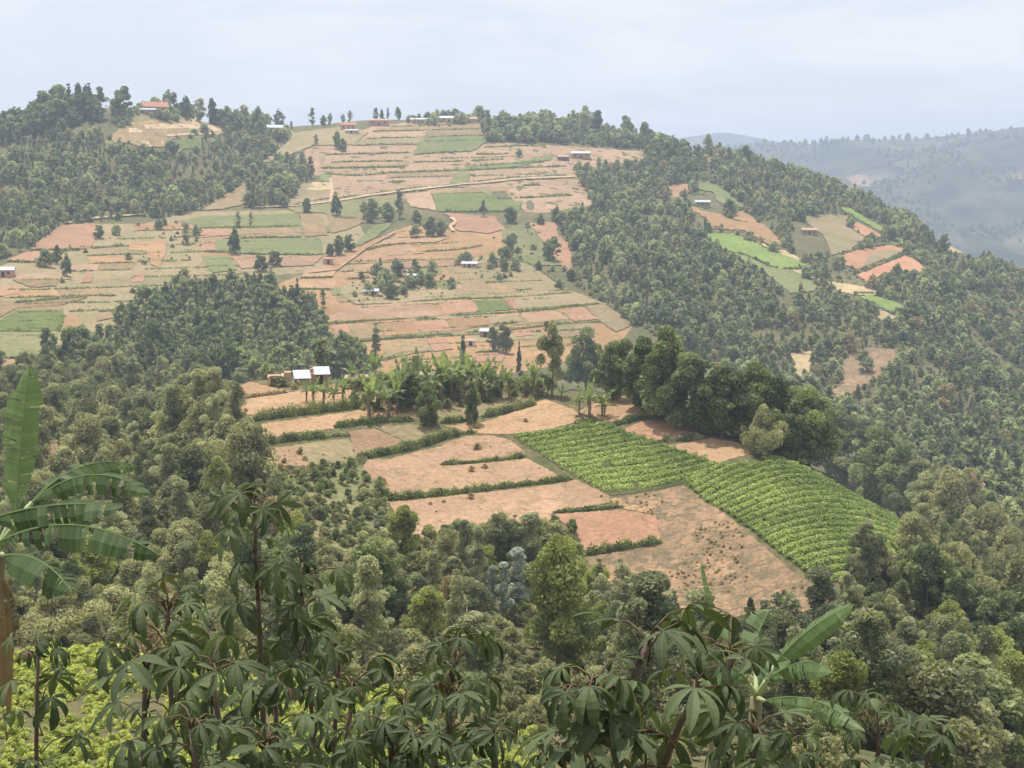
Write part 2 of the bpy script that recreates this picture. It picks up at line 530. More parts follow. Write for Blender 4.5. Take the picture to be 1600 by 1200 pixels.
def in_poly(px, py, poly):
    inside = np.zeros(np.shape(px), bool)
    n = len(poly)
    for k in range(n):
        x0, y0 = poly[k]
        x1, y1 = poly[(k + 1) % n]
        c = ((y0 > py) != (y1 > py)) & (px < (x1 - x0) * (py - y0) / (y1 - y0 + 1e-12) + x0)
        inside ^= c
    return inside

FIELD_POLYS = []          # picture outlines of open ground, kept free of wood
LAYER = [0]

def drape(name, kind, frame, pts, label=None, jitter=1.5, lift=0.0, clear=True, tier=2):
    """A sheet of ground laid on the terrain inside an outline, slightly uneven at the edge."""
    poly = px_of(frame, pts)
    if clear:
        FIELD_POLYS.append(poly)
    dens = densify(poly, 4.0, True)
    r_ = np.random.default_rng(abs(hash((round(poly[0][0]), round(poly[0][1])))) % 100000)
    dens = [(a + r_.uniform(-jitter, jitter), b + r_.uniform(-jitter, jitter) * 0.5) for a, b in dens]
    W = hit([a for a, b in dens], [b for a, b in dens])
    ok = ~np.isnan(W[:, 0])
    W = W[ok]
    if len(W) < 3:
        print('field lost', name, pts[0]); return None
    dist = float(np.median(np.hypot(W[:, 0], W[:, 1])))
    keep = np.hypot(W[:, 0], W[:, 1]) < dist * 1.6
    W = W[keep]
    xy = W[:, :2]
    lo, hi = xy.min(0), xy.max(0)
    step = max(1.2, dist * 0.006, math.sqrt((hi - lo).prod() / 5000))
    nx, ny = np.meshgrid(np.arange(lo[0], hi[0], step), np.arange(lo[1], hi[1], step))
    q = np.stack([nx.ravel(), ny.ravel()], 1)
    q = q[in_poly(q[:, 0], q[:, 1], [tuple(p) for p in xy])]
    allp = [Vector((float(p[0]), float(p[1]))) for p in xy] + [Vector((float(p[0]), float(p[1]))) for p in q]
    nb = len(xy)
    edges = [(k, (k + 1) % nb) for k in range(nb)]
    vo, eo, fo, *_ = mgeo.delaunay_2d_cdt(allp, edges, [], 1, 1e-4)
    vx, vy = np.array([v[0] for v in vo]), np.array([v[1] for v in vo])
    LAYER[0] += 1
    tr_ = 0 if lift < 0 else tier
    z = T(vx, vy) + max(lift, 0) + 0.0001 * LAYER[0] + (0.02 + 0.014 * tr_ if dist < 380 else 0.05 + dist * 0.00028 * tr_)
    faces = [f for f in fo if len(f) == 3]
    faces = [f if ((vx[f[1]] - vx[f[0]]) * (vy[f[2]] - vy[f[0]]) - (vx[f[2]] - vx[f[0]]) * (vy[f[1]] - vy[f[0]])) > 0 else f[::-1] for f in faces]
    o = link(name, mesh_from(name, np.stack([vx, vy, z], 1), faces, GM[kind], True))
    tag(o, label, kind='structure')
    return o

def ribbon(name, frame, pts, width, mat, label=None, lift=0.12, wob=0.25):
    """A track draped along a line."""
    px = densify(px_of(frame, pts), 5, False)
    W = hit([a for a, b in px], [b for a, b in px])
    W = W[~np.isnan(W[:, 0])]
    t = np.gradient(W[:, :2], axis=0)
    t /= np.linalg.norm(t, axis=1, keepdims=True) + 1e-9
    nrm = np.stack([-t[:, 1], t[:, 0]], 1)
    r_ = np.random.default_rng(int(W[0, 1]))
    ww = width * 0.5 * (1 + wob * r_.uniform(-1, 1, len(W)))
    a, b = W[:, :2] + nrm * ww[:, None], W[:, :2] - nrm * ww[:, None]
    dist = np.hypot(W[:, 0], W[:, 1])
    v = []
    for p in (a, W[:, :2], b):
        v.append(np.stack([p[:, 0], p[:, 1], T(p[:, 0], p[:, 1]) + lift + dist * 0.0011], 1))
    v = np.concatenate(v)
    n = len(W)
    f = []
    for s in (0, 1):
        for k in range(n - 1):
            f.append((s * n + k, s * n + k + 1, (s + 1) * n + k + 1, (s + 1) * n + k))
    o = link(name, mesh_from(name, v, f, mat, True))
    tag(o, label, kind='structure')
    return o
# ------------------------------------------------------------------ fields (outlines in picture zooms, laid on the terrain)
drape('soil_field', 'soilH', 'P', [(463, 246), (470, 236), (545, 212), (580, 198), (640, 191), (758, 189), (762, 212), (770, 222), (1004, 236), (1008, 250), (960, 258), (897, 264),
      (928, 320), (850, 333), (822, 331), (790, 300), (672, 302), (585, 322), (535, 318), (520, 322), (516, 278), (486, 272)], 'terraced pink soil covering the upper face of the hill', lift=-0.06)
drape('grass_field', 'grass', 'Z1', [(270, 990), (480, 800), (720, 800), (900, 755), (1000, 738), (1600, 730), (1720, 740), (1800, 800), (1830, 870), (1660, 990), (1600, 1040), (1300, 1060),
      (1000, 1100), (700, 1210), (640, 1260), (560, 1310), (380, 1370), (300, 1450), (160, 1480), (0, 1500), (0, 1010), (60, 985)], 'green and dry terraces on the left flank of the hill', lift=-0.06)
drape('soil_field', 'soilC', 'P', [(419, 450), (470, 430), (506, 412), (562, 384), (619, 360), (640, 352), (700, 360), (715, 352), (775, 356), (815, 371), (840, 414), (887, 453), (992, 506), (970, 535), (870, 570),
      (800, 585), (600, 585), (530, 545), (512, 520), (490, 470)], 'orange soil of the terraced spur with small farms', lift=-0.06)

def plots(region, y0, y1, slope, rows, kinds, seed, skip=0.25, wmin=26, wmax=80, strip_label=None, strip_group=None):
    """Stacked narrow plots along the contour inside a region; STRIPS collects their lower edges for grass strips."""
    rg = np.random.default_rng(seed)
    a = np.array(region)
    ys = np.sort(np.linspace(y0, y1, rows + 1) + rg.uniform(-1.2, 1.2, rows + 1))
    xc = a[:, 0].mean()
    for k in range(rows):
        x = a[:, 0].min() + rg.uniform(0, 30)
        while x < a[:, 0].max():
            w = rg.uniform(wmin, wmax)
            sk = rg.uniform(-6, 6)
            q = [(x, ys[k] + 0.6 + slope * (x - xc)), (x + w, ys[k] + 0.6 + slope * (x + w - xc)), (x + w + sk, ys[k + 1] - 0.8 + slope * (x + w - xc)), (x + sk, ys[k + 1] - 0.8 + slope * (x - xc))]
            if in_poly(np.array([p[0] for p in q]), np.array([p[1] for p in q]), region).all():
                if rg.random() > skip:
                    kd_ = kinds[int(rg.integers(0, len(kinds)))]
                    drape({'g': 'grass_field', 's': 'soil_field'}[kd_[0]], kd_[1], 'P', q, jitter=1.0, tier=1)
                if rg.random() < 0.8:
                    STRIPS.append(([q[3], ((q[3][0] + q[2][0]) / 2, (q[3][1] + q[2][1]) / 2 + rg.uniform(-1, 1)), q[2]], strip_label, strip_group))
            x += w + rg.uniform(0, 6)
STRIPS = []
KS = [('s', 'soilA'), ('s', 'soilB'), ('s', 'soilC'), ('s', 'pink'), ('g', 'grass'), ('g', 'grassD'), ('g', 'green2')]
plots([(95, 385), (150, 350), (240, 345), (300, 336), (540, 330), (560, 380), (510, 410), (410, 432), (310, 440), (215, 478), (130, 515), (90, 540), (0, 545), (0, 425)], 336, 545, -0.03, 17, [('g', 'grass'), ('g', 'grassD'), ('s', 'soilB'), ('s', 'soilB'), ('s', 'soilH'), ('g', 'green2'), ('s', 'soilC')], 5, 0.42, 50, 150,
      'faint green strip on the left flank terraces', 'faint strips on the left flank')
plots([(425, 450), (506, 412), (562, 386), (640, 355), (775, 358), (840, 414), (887, 453), (985, 503), (870, 560), (600, 575), (530, 543), (490, 470)], 358, 575, -0.05, 18, [k for k in KS if k[1] != 'green2'], 6, 0.55, 45, 120,
      'faint green strip between small spur plots', 'faint strips on the spur')
plots([(470, 240), (545, 214), (640, 192), (757, 190), (765, 222), (1000, 237), (1000, 249), (895, 262), (925, 318), (830, 330), (672, 300), (530, 316), (518, 280)], 194, 330, -0.03, 15, [('s', 'soilH'), ('s', 'soilH'), ('s', 'soilB')], 7, 0.7, 80, 220,
      'faint strip between the upper hill plots', 'faint strips on the upper hill')
# the hill's upper face
drape('grass_field', 'grass', 'Z2', [(165, 350), (410, 318), (520, 330), (560, 345), (490, 405), (400, 410), (290, 408), (215, 440), (80, 490), (20, 500), (150, 405)], 'green pasture left of the top terraces')
drape('grass_field', 'grass', 'H2', [(345, 420), (860, 405), (830, 460), (265, 470)])
drape('soil_field', 'soilH', 'H2', [(410, 360), (870, 350), (860, 400), (380, 410)])
drape('soil_field', 'soilB', 'H2', [(890, 345), (1380, 335), (1400, 385), (870, 400)])
drape('soil_field', 'soilB', 'H2', [(560, 320), (1380, 290), (1370, 330), (880, 340), (420, 350)])
drape('crop_field', 'green2', 'H2', [(860, 400), (1400, 390), (1400, 430), (1280, 515), (780, 545)], 'dull green plot high on the terraced hillside')
drape('grass_field', 'grass', 'H2', [(0, 560), (50, 555), (20, 640), (0, 650)])
drape('soil_field', 'soilB', 'H2', [(55, 620), (735, 605), (735, 640), (0, 655)])
drape('crop_field', 'green2', 'H2', [(0, 705), (95, 715), (90, 770), (0, 770)])
drape('grass_field', 'straw', 'H2', [(-60, 780), (90, 780), (85, 840), (-110, 845)])
drape('grass_field', 'grass', 'Z2', [(230, 600), (375, 590), (380, 690), (150, 710)])
drape('crop_field', 'green2', 'H2', [(1180, 660), (1600, 610), (1930, 560), (1930, 590), (1600, 650), (1200, 680)])
drape('grass_field', 'grassD', 'H2', [(1130, 690), (1250, 690), (1240, 790), (1070, 800)])
drape('crop_field', 'green3', 'Z2', [(882, 652), (1180, 648), (1225, 688), (1335, 688), (1310, 740), (905, 742)], 'deep green crop plot below the dirt road')
drape('grass_field', 'grass', 'H2', [(1250, 820), (1430, 810), (1440, 900), (1330, 850)])
drape('soil_field', 'soilH', 'Z2', [(740, 655), (875, 640), (900, 735), (770, 715)])
drape('soil_field', 'pink', 'Z2', [(925, 748), (1195, 765), (1245, 830), (1160, 850), (1000, 835), (985, 770)], 'rosy soil plot below the deep green crop')
drape('soil_field', 'soilB', 'Z2', [(345, 745), (520, 725), (560, 780), (470, 830), (380, 850)])
drape('grass_field', 'grassD', 'Z2', [(150, 715), (700, 660), (740, 720), (560, 800), (330, 745), (200, 750)])
drape('crop_field', 'green2', 'Z2', [(508, 890), (590, 810), (690, 795), (600, 870), (520, 912)], 'narrow green plot climbing the side of the spur')
drape('soil_field', 'pink', 'Z3', [(80, 800), (220, 793), (232, 870), (290, 900), (300, 1020), (330, 1080), (300, 1085), (205, 950), (150, 880)], 'bare rosy gully at the edge of the wood')
drape('grass_field', 'grassD', 'Z3', [(-50, 830), (80, 800), (150, 880), (205, 950), (250, 1010), (100, 1010), (-40, 960)])
# the left flank of the hill
drape('soil_field', 'pink', 'Z1', [(145, 930), (300, 812), (380, 800), (492, 800), (455, 925)], 'smooth pink soil slope below the left wood')
drape('soil_field', 'pink', 'Z1', [(30, 985), (130, 943), (272, 938), (275, 992)])
drape('soil_field', 'pink', 'Z1', [(985, 832), (1140, 824), (1152, 862), (985, 872)])
drape('soil_field', 'pink', 'Z1', [(1003, 885), (1070, 883), (1080, 936), (1003, 937)])
drape('crop_field', 'green2', 'Z1', [(1010, 765), (1500, 750), (1490, 812), (1010, 822), (900, 790)])
drape('crop_field', 'green2', 'Z1', [(1200, 880), (1600, 872), (1620, 955), (1230, 950), (1090, 936), (1080, 886)], 'wide green plot beside the lone dark tree')
drape('soil_field', 'soilB', 'Z1', [(1205, 825), (1500, 820), (1515, 866), (1210, 872)])
drape('soil_field', 'soilB', 'Z1', [(1500, 760), (1600, 750), (1640, 860), (1525, 866)])
drape('soil_field', 'soilA', 'Z1', [(1150, 962), (1620, 962), (1560, 1010), (1210, 1025)])
drape('crop_field', 'green2', 'Z1', [(1010, 960), (1140, 965), (1190, 1030), (1060, 1050)])
drape('soil_field', 'soilC', 'Z1', [(640, 900), (830, 880), (830, 930), (800, 1030), (750, 1000), (730, 940), (650, 935)])
drape('soil_field', 'pink', 'Z1', [(648, 1092), (690, 1040), (722, 1050), (715, 1094)])
drape('soil_field', 'pink', 'Z1', [(405, 1098), (435, 1035), (472, 1070), (455, 1095)])
drape('soil_field', 'soilB', 'Z1', [(60, 1080), (290, 1075), (285, 1112), (150, 1120)])
drape('soil_field', 'pink', 'Z1', [(0, 1118), (105, 1113), (95, 1152), (0, 1165)])
drape('soil_field', 'soilB', 'Z5', [(0, 225), (60, 235), (300, 208), (450, 205), (300, 250), (80, 265), (0, 310)])
drape('crop_field', 'green3', 'Z5', [(0, 325), (80, 275), (310, 273), (322, 305), (290, 380), (0, 378)], 'deep green plot at the left edge')
drape('grass_field', 'grassD', 'Z5', [(0, 385), (285, 386), (270, 480), (160, 503), (0, 510)])
drape('soil_field', 'pink', 'Z5', [(0, 522), (165, 518), (100, 575), (0, 590)])
drape('soil_field', 'soilC', 'Z5', [(322, 305), (385, 290), (405, 350), (310, 388)])
drape('soil_field', 'soilB', 'Z5', [(480, 292), (640, 270), (580, 312), (485, 328)])
drape('soil_field', 'soilB', 'H1', [(720, 1120), (900, 1000), (1060, 900), (1310, 780), (1330, 810), (1120, 940), (1090, 1060), (900, 1110)], 'bare strip between the two plantation blocks')
# left hilltop
drape('soil_field', 'soilB', 'H1', [(-100, 560), (0, 470), (60, 400), (250, 350), (620, 330), (860, 340), (920, 480), (800, 500), (480, 520), (420, 590), (210, 590), (110, 560)], 'weedy bare ground below the hilltop house')
drape('grass_field', 'grassD', 'H1', [(0, 310), (260, 300), (640, 320), (640, 350), (380, 360), (0, 400)])
drape('crop_field', 'green3', 'H1', [(470, 540), (560, 515), (720, 500), (720, 600), (500, 610)], 'small green plot under the left hilltop')
drape('soil_field', 'bank', 'H1', [(215, 545), (400, 540), (410, 575), (220, 582)])
drape('soil_field', 'bank', 'H1', [(245, 402), (500, 398), (730, 405), (720, 440), (580, 436), (250, 440)], 'pale cut earth terrace below the hilltop house')
drape('soil_field', 'bank', 'H1', [(640, 355), (830, 355), (720, 405), (650, 400)])
drape('soil_field', 'bank', 'H1', [(740, 415), (810, 412), (880, 455), (790, 455)])
drape('soil_field', 'bank', 'H1', [(110, 432), (240, 438), (220, 470), (110, 468)])
# the spur below
drape('grass_field', 'grass', 'Z6', [(1100, 170), (1250, 150), (1390, 200), (1560, 330), (1450, 340), (1310, 330), (1120, 300), (1010, 240)])
drape('grass_field', 'grass', 'Z6', [(930, 335), (1320, 330), (1600, 345), (1740, 400), (1600, 405), (1330, 432), (1300, 400), (1230, 368), (930, 383)])
drape('soil_field', 'soilC', 'Z6', [(1120, 300), (1240, 298), (1320, 350), (1210, 355)])
drape('soil_field', 'pink', 'Z6', [(908, 390), (1080, 385), (1118, 440), (942, 456)])
drape('crop_field', 'green3', 'Z6', [(1082, 386), (1222, 380), (1282, 430), (1122, 446)], 'dark green plot among pink plots on the spur')
drape('soil_field', 'pink', 'Z6', [(1226, 374), (1310, 370), (1362, 425), (1292, 432)])
drape('soil_field', 'soilA', 'Z6', [(500, 412), (640, 405), (860, 392), (932, 460), (770, 474), (420, 490), (300, 498), (420, 440)], 'long pale plot below the bushy farmyard')
drape('soil_field', 'pink', 'Z6', [(785, 490), (942, 480), (978, 536), (832, 546)])
drape('soil_field', 'soilC', 'Z6', [(620, 500), (772, 490), (822, 550), (652, 562)])
drape('soil_field', 'pink', 'Z6', [(376, 512), (458, 505), (492, 580), (422, 592)])
drape('soil_field', 'soilB', 'Z6', [(464, 506), (612, 500), (642, 560), (500, 586)])
drape('soil_field', 'soilC', 'Z6', [(962, 476), (1142, 466), (1166, 506), (982, 542)])
drape('grass_field', 'grass', 'Z6', [(1150, 466), (1302, 460), (1342, 490), (1172, 502)])
drape('soil_field', 'peach', 'Z6', [(1310, 456), (1500, 440), (1562, 480), (1372, 497)])
drape('soil_field', 'pink', 'Z6', [(1530, 440), (1640, 430), (1720, 480), (1590, 490)])
drape('grass_field', 'grass', 'Z6', [(1640, 410), (1740, 400), (1900, 500), (1800, 545), (1700, 470)])
drape('soil_field', 'soilB', 'Z6', [(640, 590), (840, 580), (884, 636), (720, 662), (640, 690)])
drape('soil_field', 'pink', 'Z6', [(850, 584), (942, 570), (988, 626), (892, 642)])
drape('soil_field', 'pink', 'Z6', [(1290, 535), (1370, 530), (1380, 560), (1295, 565)])
drape('soil_field', 'pink', 'Z6', [(1080, 655), (1250, 640), (1235, 692), (1090, 692)])
drape('soil_field', 'peach', 'Z6', [(545, 130), (640, 85), (700, 68), (960, 74), (900, 92), (640, 105)])
drape('soil_field', 'peach', 'Z6', [(650, 128), (770, 100), (800, 130), (840, 150), (650, 162)])
drape('soil_field', 'peach', 'Z6', [(485, 218), (600, 200), (605, 240), (492, 246)])
drape('soil_field', 'peach', 'Z6', [(250, 235), (412, 222), (384, 264), (230, 268)])
drape('soil_field', 'peach', 'Z6', [(215, 288), (400, 283), (390, 326), (190, 324)])
drape('grass_field', 'grass', 'Z6', [(440, 300), (640, 270), (760, 300), (960, 330), (900, 380), (700, 400), (500, 405), (420, 360)])
drape('soil_field', 'soilB', 'Z6', [(960, 210), (1060, 230), (1230, 350), (990, 355)])
# the right flank
drape('soil_field', 'soilB', 'Z3', [(850, 440), (900, 430), (1010, 470), (1000, 500), (880, 480)])
drape('soil_field', 'pink', 'M2', [(-30, 120), (100, 98), (140, 110), (180, 170), (70, 180), (40, 260), (-20, 260), (-40, 180)])
drape('crop_field', 'green2', 'M2', [(190, 140), (260, 90), (370, 100), (480, 170), (640, 290), (650, 330), (530, 330), (390, 240), (370, 180)], 'green crop above the small brick house on the right slope')
drape('soil_field', 'soilC', 'M2', [(70, 285), (130, 275), (250, 340), (420, 370), (510, 420), (620, 345), (720, 400), (760, 450), (820, 470), (990, 610), (980, 650), (860, 640), (700, 560), (640, 520), (330, 500), (320, 420), (180, 340)], 'tan terraces below the small brick house on the right slope')
drape('crop_field', 'bright', 'M2', [(275, 570), (340, 545), (560, 550), (700, 610), (860, 690), (1190, 810), (1190, 840), (960, 860), (880, 830), (620, 720), (480, 710)], 'bright green crop slope on the right flank')
drape('crop_field', 'green2', 'M2', [(480, 715), (620, 725), (880, 850), (1100, 880), (1290, 1000), (1280, 1060), (1050, 1080), (880, 930), (640, 800)], 'duller green crop slope below the bright one')
drape('soil_field', 'straw', 'M2', [(720, 610), (870, 660), (1040, 710), (1180, 790), (1160, 800), (1010, 745), (860, 685)])
drape('soil_field', 'straw', 'M2', [(1080, 870), (1180, 880), (1320, 960), (1310, 1000), (1180, 930)])
drape('grass_field', 'grass', 'Z4', [(470, 610), (600, 595), (720, 600), (720, 660), (810, 710), (740, 770), (640, 800), (600, 700)])
drape('soil_field', 'red', 'Z4', [(728, 642), (770, 634), (905, 712), (830, 716), (760, 680)])
drape('soil_field', 'red', 'Z4', [(670, 805), (800, 766), (940, 748), (1012, 772), (1000, 788), (860, 852), (780, 872), (700, 850)], 'red soil plot on the right flank')
drape('grass_field', 'grass', 'Z4', [(830, 790), (960, 775), (980, 790), (860, 840), (800, 850)], lift=0.12)
drape('soil_field', 'red', 'Z4', [(765, 900), (860, 862), (1020, 797), (1110, 860), (1195, 915), (1170, 932), (1010, 875), (900, 892), (820, 935)])
drape('crop_field', 'bright', 'Z4', [(678, 560), (720, 560), (860, 640), (1012, 738), (1000, 752), (900, 690), (780, 625)], 'bright green strip running down beside the red soil')
drape('crop_field', 'bright', 'Z4', [(775, 1008), (830, 995), (960, 1035), (1075, 1082), (1082, 1100), (1010, 1112), (880, 1060)], 'small bright green plot low on the right flank')
drape('soil_field', 'straw', 'Z4', [(600, 930), (740, 945), (900, 985), (890, 1000), (780, 1000), (680, 985)])
drape('soil_field', 'straw', 'Z4', [(840, 1060), (880, 1070), (1000, 1132), (940, 1142), (880, 1125)])
drape('soil_field', 'straw', 'Z4', [(1112, 1088), (1172, 1095), (1160, 1142), (1122, 1142)])
drape('soil_field', 'scrub', 'Z8', [(715, 330), (830, 300), (955, 310), (962, 400), (860, 460), (725, 540), (685, 592), (608, 530), (700, 480), (680, 430)], 'brown clearing in the wood on the right')
drape('soil_field', 'straw', 'Z8', [(430, 330), (540, 320), (540, 450), (470, 470), (440, 400)])
drape('soil_field', 'straw', 'Z4', [(1160, 735), (1200, 750), (1330, 775), (1310, 795), (1190, 775)])
# far ridge
drape('soil_field', 'farsoil', 'Z4', [(710, 410), (770, 395), (900, 425), (860, 455), (760, 460)], clear=False)
drape('soil_field', 'farsoil', 'Z4', [(1530, 392), (1640, 385), (1640, 425), (1550, 432)], clear=False)
# the near spur with the crop rows
drape('soil_field', 'peach', 'S2', [(15, 178), (130, 150), (330, 198), (45, 238)], 'small peach soil plot beside the ruined wall')
drape('soil_field', 'peach', 'S2', [(40, 243), (330, 203), (420, 185), (560, 160), (720, 170), (960, 190), (960, 250), (740, 250), (540, 275), (300, 300), (110, 318)], 'peach soil plot in front of the brick house')
drape('soil_field', 'peach', 'S2', [(145, 368), (420, 330), (560, 312), (740, 280), (960, 255), (960, 330), (800, 325), (560, 350), (545, 385), (400, 400), (180, 438)], 'peach soil plot between two hedges')
drape('grass_field', 'grass', 'S2', [(960, 200), (1250, 215), (1550, 225), (1560, 255), (1290, 320), (1210, 345), (1080, 330), (960, 320)])
drape('soil_field', 'soilA', 'S2', [(622, 396), (750, 385), (892, 440), (870, 462), (680, 512), (652, 502)])
drape('grass_field', 'grass', 'S2', [(748, 376), (930, 364), (1125, 384), (1085, 422), (900, 452), (880, 435)], 'green grass wedge behind the curved hedge')
drape('soil_field', 'soilA', 'S2', [(188, 482), (350, 470), (428, 575), (240, 615)])
drape('grass_field', 'grass', 'S2', [(342, 466), (622, 433), (662, 505), (690, 560), (470, 602), (430, 590)])
drape('soil_field', 'peach', 'S2', [(1105, 372), (1300, 352), (1480, 290), (1600, 235), (1750, 290), (1790, 345), (1640, 385), (1440, 412), (1260, 408)], 'peach soil plot above the left crop rows')
drape('soil_field', 'soilA', 'S2', [(1095, 462), (1200, 425), (1330, 418), (1435, 442), (1505, 508), (1400, 527), (1085, 562)])
drape('soil_field', 'soilA', 'S2', [(690, 600), (710, 540), (830, 536), (970, 500), (1095, 470), (1090, 570), (1240, 562), (1515, 535), (1640, 600), (1720, 635), (1600, 650), (1400, 668), (1100, 698), (815, 718), (750, 640)], 'wide pink soil plot in the middle of the near spur')
drape('soil_field', 'soilA', 'S2', [(822, 752), (1000, 738), (1250, 708), (1450, 688), (1640, 665), (1760, 640), (1930, 720), (1925, 755), (1650, 800), (1560, 960), (1150, 960), (950, 920), (870, 830)], 'pink soil plot above the near trees')
drape('soil_field', 'pink', 'S3', [(215, 652), (550, 630), (725, 660), (742, 780), (368, 838), (280, 720)], 'pale pink plot above the short hedge')
drape('soil_field', 'scrub', 'S3', [(480, 575), (700, 540), (855, 508), (1000, 600), (1200, 760), (1400, 940), (1560, 1030), (1600, 1110), (1550, 1190), (1300, 1230), (900, 1150), (600, 1120), (480, 1040), (365, 870), (745, 800), (725, 660), (560, 625)], 'brown weedy slope beside the crop rows')
drape('grass_field', 'green2', 'S3', [(575, 1050), (620, 1012), (720, 1005), (820, 1040), (840, 1090), (620, 1110)])
drape('soil_field', 'pink', 'P', [(967, 674), (1000, 660), (1030, 653), (1070, 665), (1100, 681), (1060, 689), (1010, 688)], 'rosy plot beside the dark tree row')
drape('soil_field', 'peach', 'P', [(1044, 697), (1112, 685), (1150, 692), (1176, 700), (1172, 710), (1120, 724), (1098, 717)], 'straw coloured plot beside the pale tree')
drape('soil_field', 'peach', 'P', [(905, 645), (940, 618), (975, 620), (1012, 634), (1018, 650), (950, 660)])
drape('grass_field', 'grassD', 'S2', [(245, 612), (470, 594), (690, 562), (760, 650), (820, 740), (825, 850), (930, 940), (900, 1010), (600, 1000), (400, 900), (300, 750)], 'grassy slope dotted with dark saplings')
drape('soil_field', 'scrub', 'S1', [(560, 690), (690, 680), (720, 790), (690, 880), (575, 850)])
drape('soil_field', 'scrub', 'S1', [(190, 430), (240, 400), (330, 370), (340, 420), (270, 460), (215, 600), (175, 640)])
drape('soil_field', 'scrub', 'S4', [(770, 400), (850, 410), (870, 480), (780, 480)])
drape('soil_field', 'straw', 'P', [(1205, 1160), (1250, 1163), (1256, 1180), (1215, 1184)], 'pale dirt patch at the foot of the dark tree')
# tracks
ribbon('dirt_road', 'Z2', [(-10, 722), (200, 716), (420, 688), (560, 663), (780, 636), (1040, 607), (1200, 592), (1300, 580), (1590, 568)], 3.0, GM['road'], 'pale dirt road crossing the hill')
ribbon('dirt_road', 'Z1', [(330, 802), (480, 776), (600, 766), (710, 758)], 2.8, GM['road'], 'pale dirt road below the left wood')
ribbon('dirt_road', 'H1', [(430, 505), (600, 492), (820, 486)], 2.5, GM['road'], 'thin track under the left hilltop')
ribbon('dirt_path', 'Z2', [(375, 700), (380, 640), (372, 580)], 2.5, GM['road'], 'steep pale path between plots')
ribbon('dirt_path', 'H2', [(1095, 1075), (1130, 1110), (1085, 1150), (1110, 1190)], 2.5, GM['road'], 'winding pale path beside the farm trees')
ribbon('dirt_path', 'Z6', [(270, 250), (400, 235), (560, 120), (700, 45)], 1.6, GM['peach'], 'pale path along the left edge of the spur')

# farmyards kept clear of wood
FIELD_POLYS.append([(1072, 300), (1128, 302), (1135, 350), (1085, 352)])
FIELD_POLYS.append([(1236, 346), (1296, 346), (1300, 398), (1240, 398)])
# ------------------------------------------------------------------ foliage materials
LM = {
    'broad': leaf_mat('broad_leaves', (0.110, 0.148, 0.075), (0.370, 0.405, 0.205), 0.43),
    'euc': leaf_mat('eucalyptus_leaves', (0.150, 0.172, 0.110), (0.520, 0.520, 0.335), 0.46, vary=0.38),
    'blue': leaf_mat('blue_eucalyptus_leaves', (0.24, 0.29, 0.27), (0.50, 0.55, 0.51), 0.35),
    'conif': leaf_mat('dark_evergreen_leaves', (0.075, 0.100, 0.060), (0.205, 0.240, 0.135), 0.40),
    'light': leaf_mat('light_green_leaves', (0.215, 0.250, 0.085), (0.47, 0.49, 0.18), 0.45),
    'shrub': leaf_mat('shrub_leaves', (0.150, 0.165, 0.095), (0.510, 0.490, 0.290), 0.44, vary=0.36),
    'dry': leaf_mat('dry_brown_leaves', (0.27, 0.21, 0.125), (0.47, 0.38, 0.24), 0.42),
    'round': leaf_mat('round_tree_leaves', (0.118, 0.150, 0.093), (0.490, 0.510, 0.310), 0.46, vary=0.38),
    'hedge': leaf_mat('hedge_leaves', (0.115, 0.150, 0.058), (0.330, 0.370, 0.145), 0.42),
    'tea': leaf_mat('crop_leaves', (0.145, 0.220, 0.050), (0.500, 0.590, 0.175), 0.22, vary=0.12),
    'lime': leaf_mat('lime_crop_leaves', (0.28, 0.34, 0.08), (0.66, 0.68, 0.26), 0.42, vary=0.12),
    'banana': leaf_mat('banana_leaves', (0.12, 0.17, 0.07), (0.40, 0.46, 0.22), 0.42, rough=0.55),
    'dead':  leaf_mat('dead_leaves', (0.16, 0.105, 0.05), (0.30, 0.21, 0.11), 0.3),
}
BARK = plain_mat('bark', (0.10, 0.075, 0.052), (0.22, 0.175, 0.13), 3.0, 0.95, 0.5)
PALEBARK = plain_mat('pale_bark', (0.22, 0.18, 0.14), (0.40, 0.35, 0.28), 2.0, 0.9, 0.4)

def unit(v):
    return v / (np.linalg.norm(v, axis=-1, keepdims=True) + 1e-9)

def leaf_cards(centres, normals, size, rg, elong=1.6):
    """A four-cornered leaf spray at each centre, turned about its normal."""
    n = len(centres)
    h = unit(rg.normal(size=(n, 3)))
    t = unit(np.cross(normals, h))
    b = np.cross(normals, t)
    s = size * rg.uniform(0.6, 1.35, (n, 1))
    return np.stack([centres - t * s * elong * 0.5, centres + b * s * 0.42 + normals * s * 0.12,
                     centres + t * s * elong * 0.5, centres - b * s * 0.42 + normals * s * 0.12], 1)

def blob_crown(rg, blobs, per, leaf, up=0.35):
    """Leaf sprays on the outside of a set of (centre, radius) clumps; tint varies from clump to clump."""
    C, N, Ti = [], [], []
    R2 = np.array([b[1] for b in blobs])
    n_b = np.maximum(4, (per * (R2 / R2.mean())**2)).astype(int)
    for (c, r), k in zip(blobs, n_b):
        d = unit(rg.normal(size=(k, 3)) + np.array([0, 0, up]))
        rad = r * (1 - 0.45 * rg.random((k, 1))**2)
        p = np.asarray(c) + d * rad * np.array([1, 1, 0.8])
        C.append(p)
        N.append(unit(0.7 * d + 0.9 * rg.normal(size=(k, 3))))
        Ti.append(np.clip(0.45 + 0.32 * rg.normal() + 0.20 * rg.normal(size=k), 0, 1))
    C, N, Ti = np.concatenate(C), np.concatenate(N), np.concatenate(Ti)
    return leaf_cards(C, N, leaf, rg), Ti

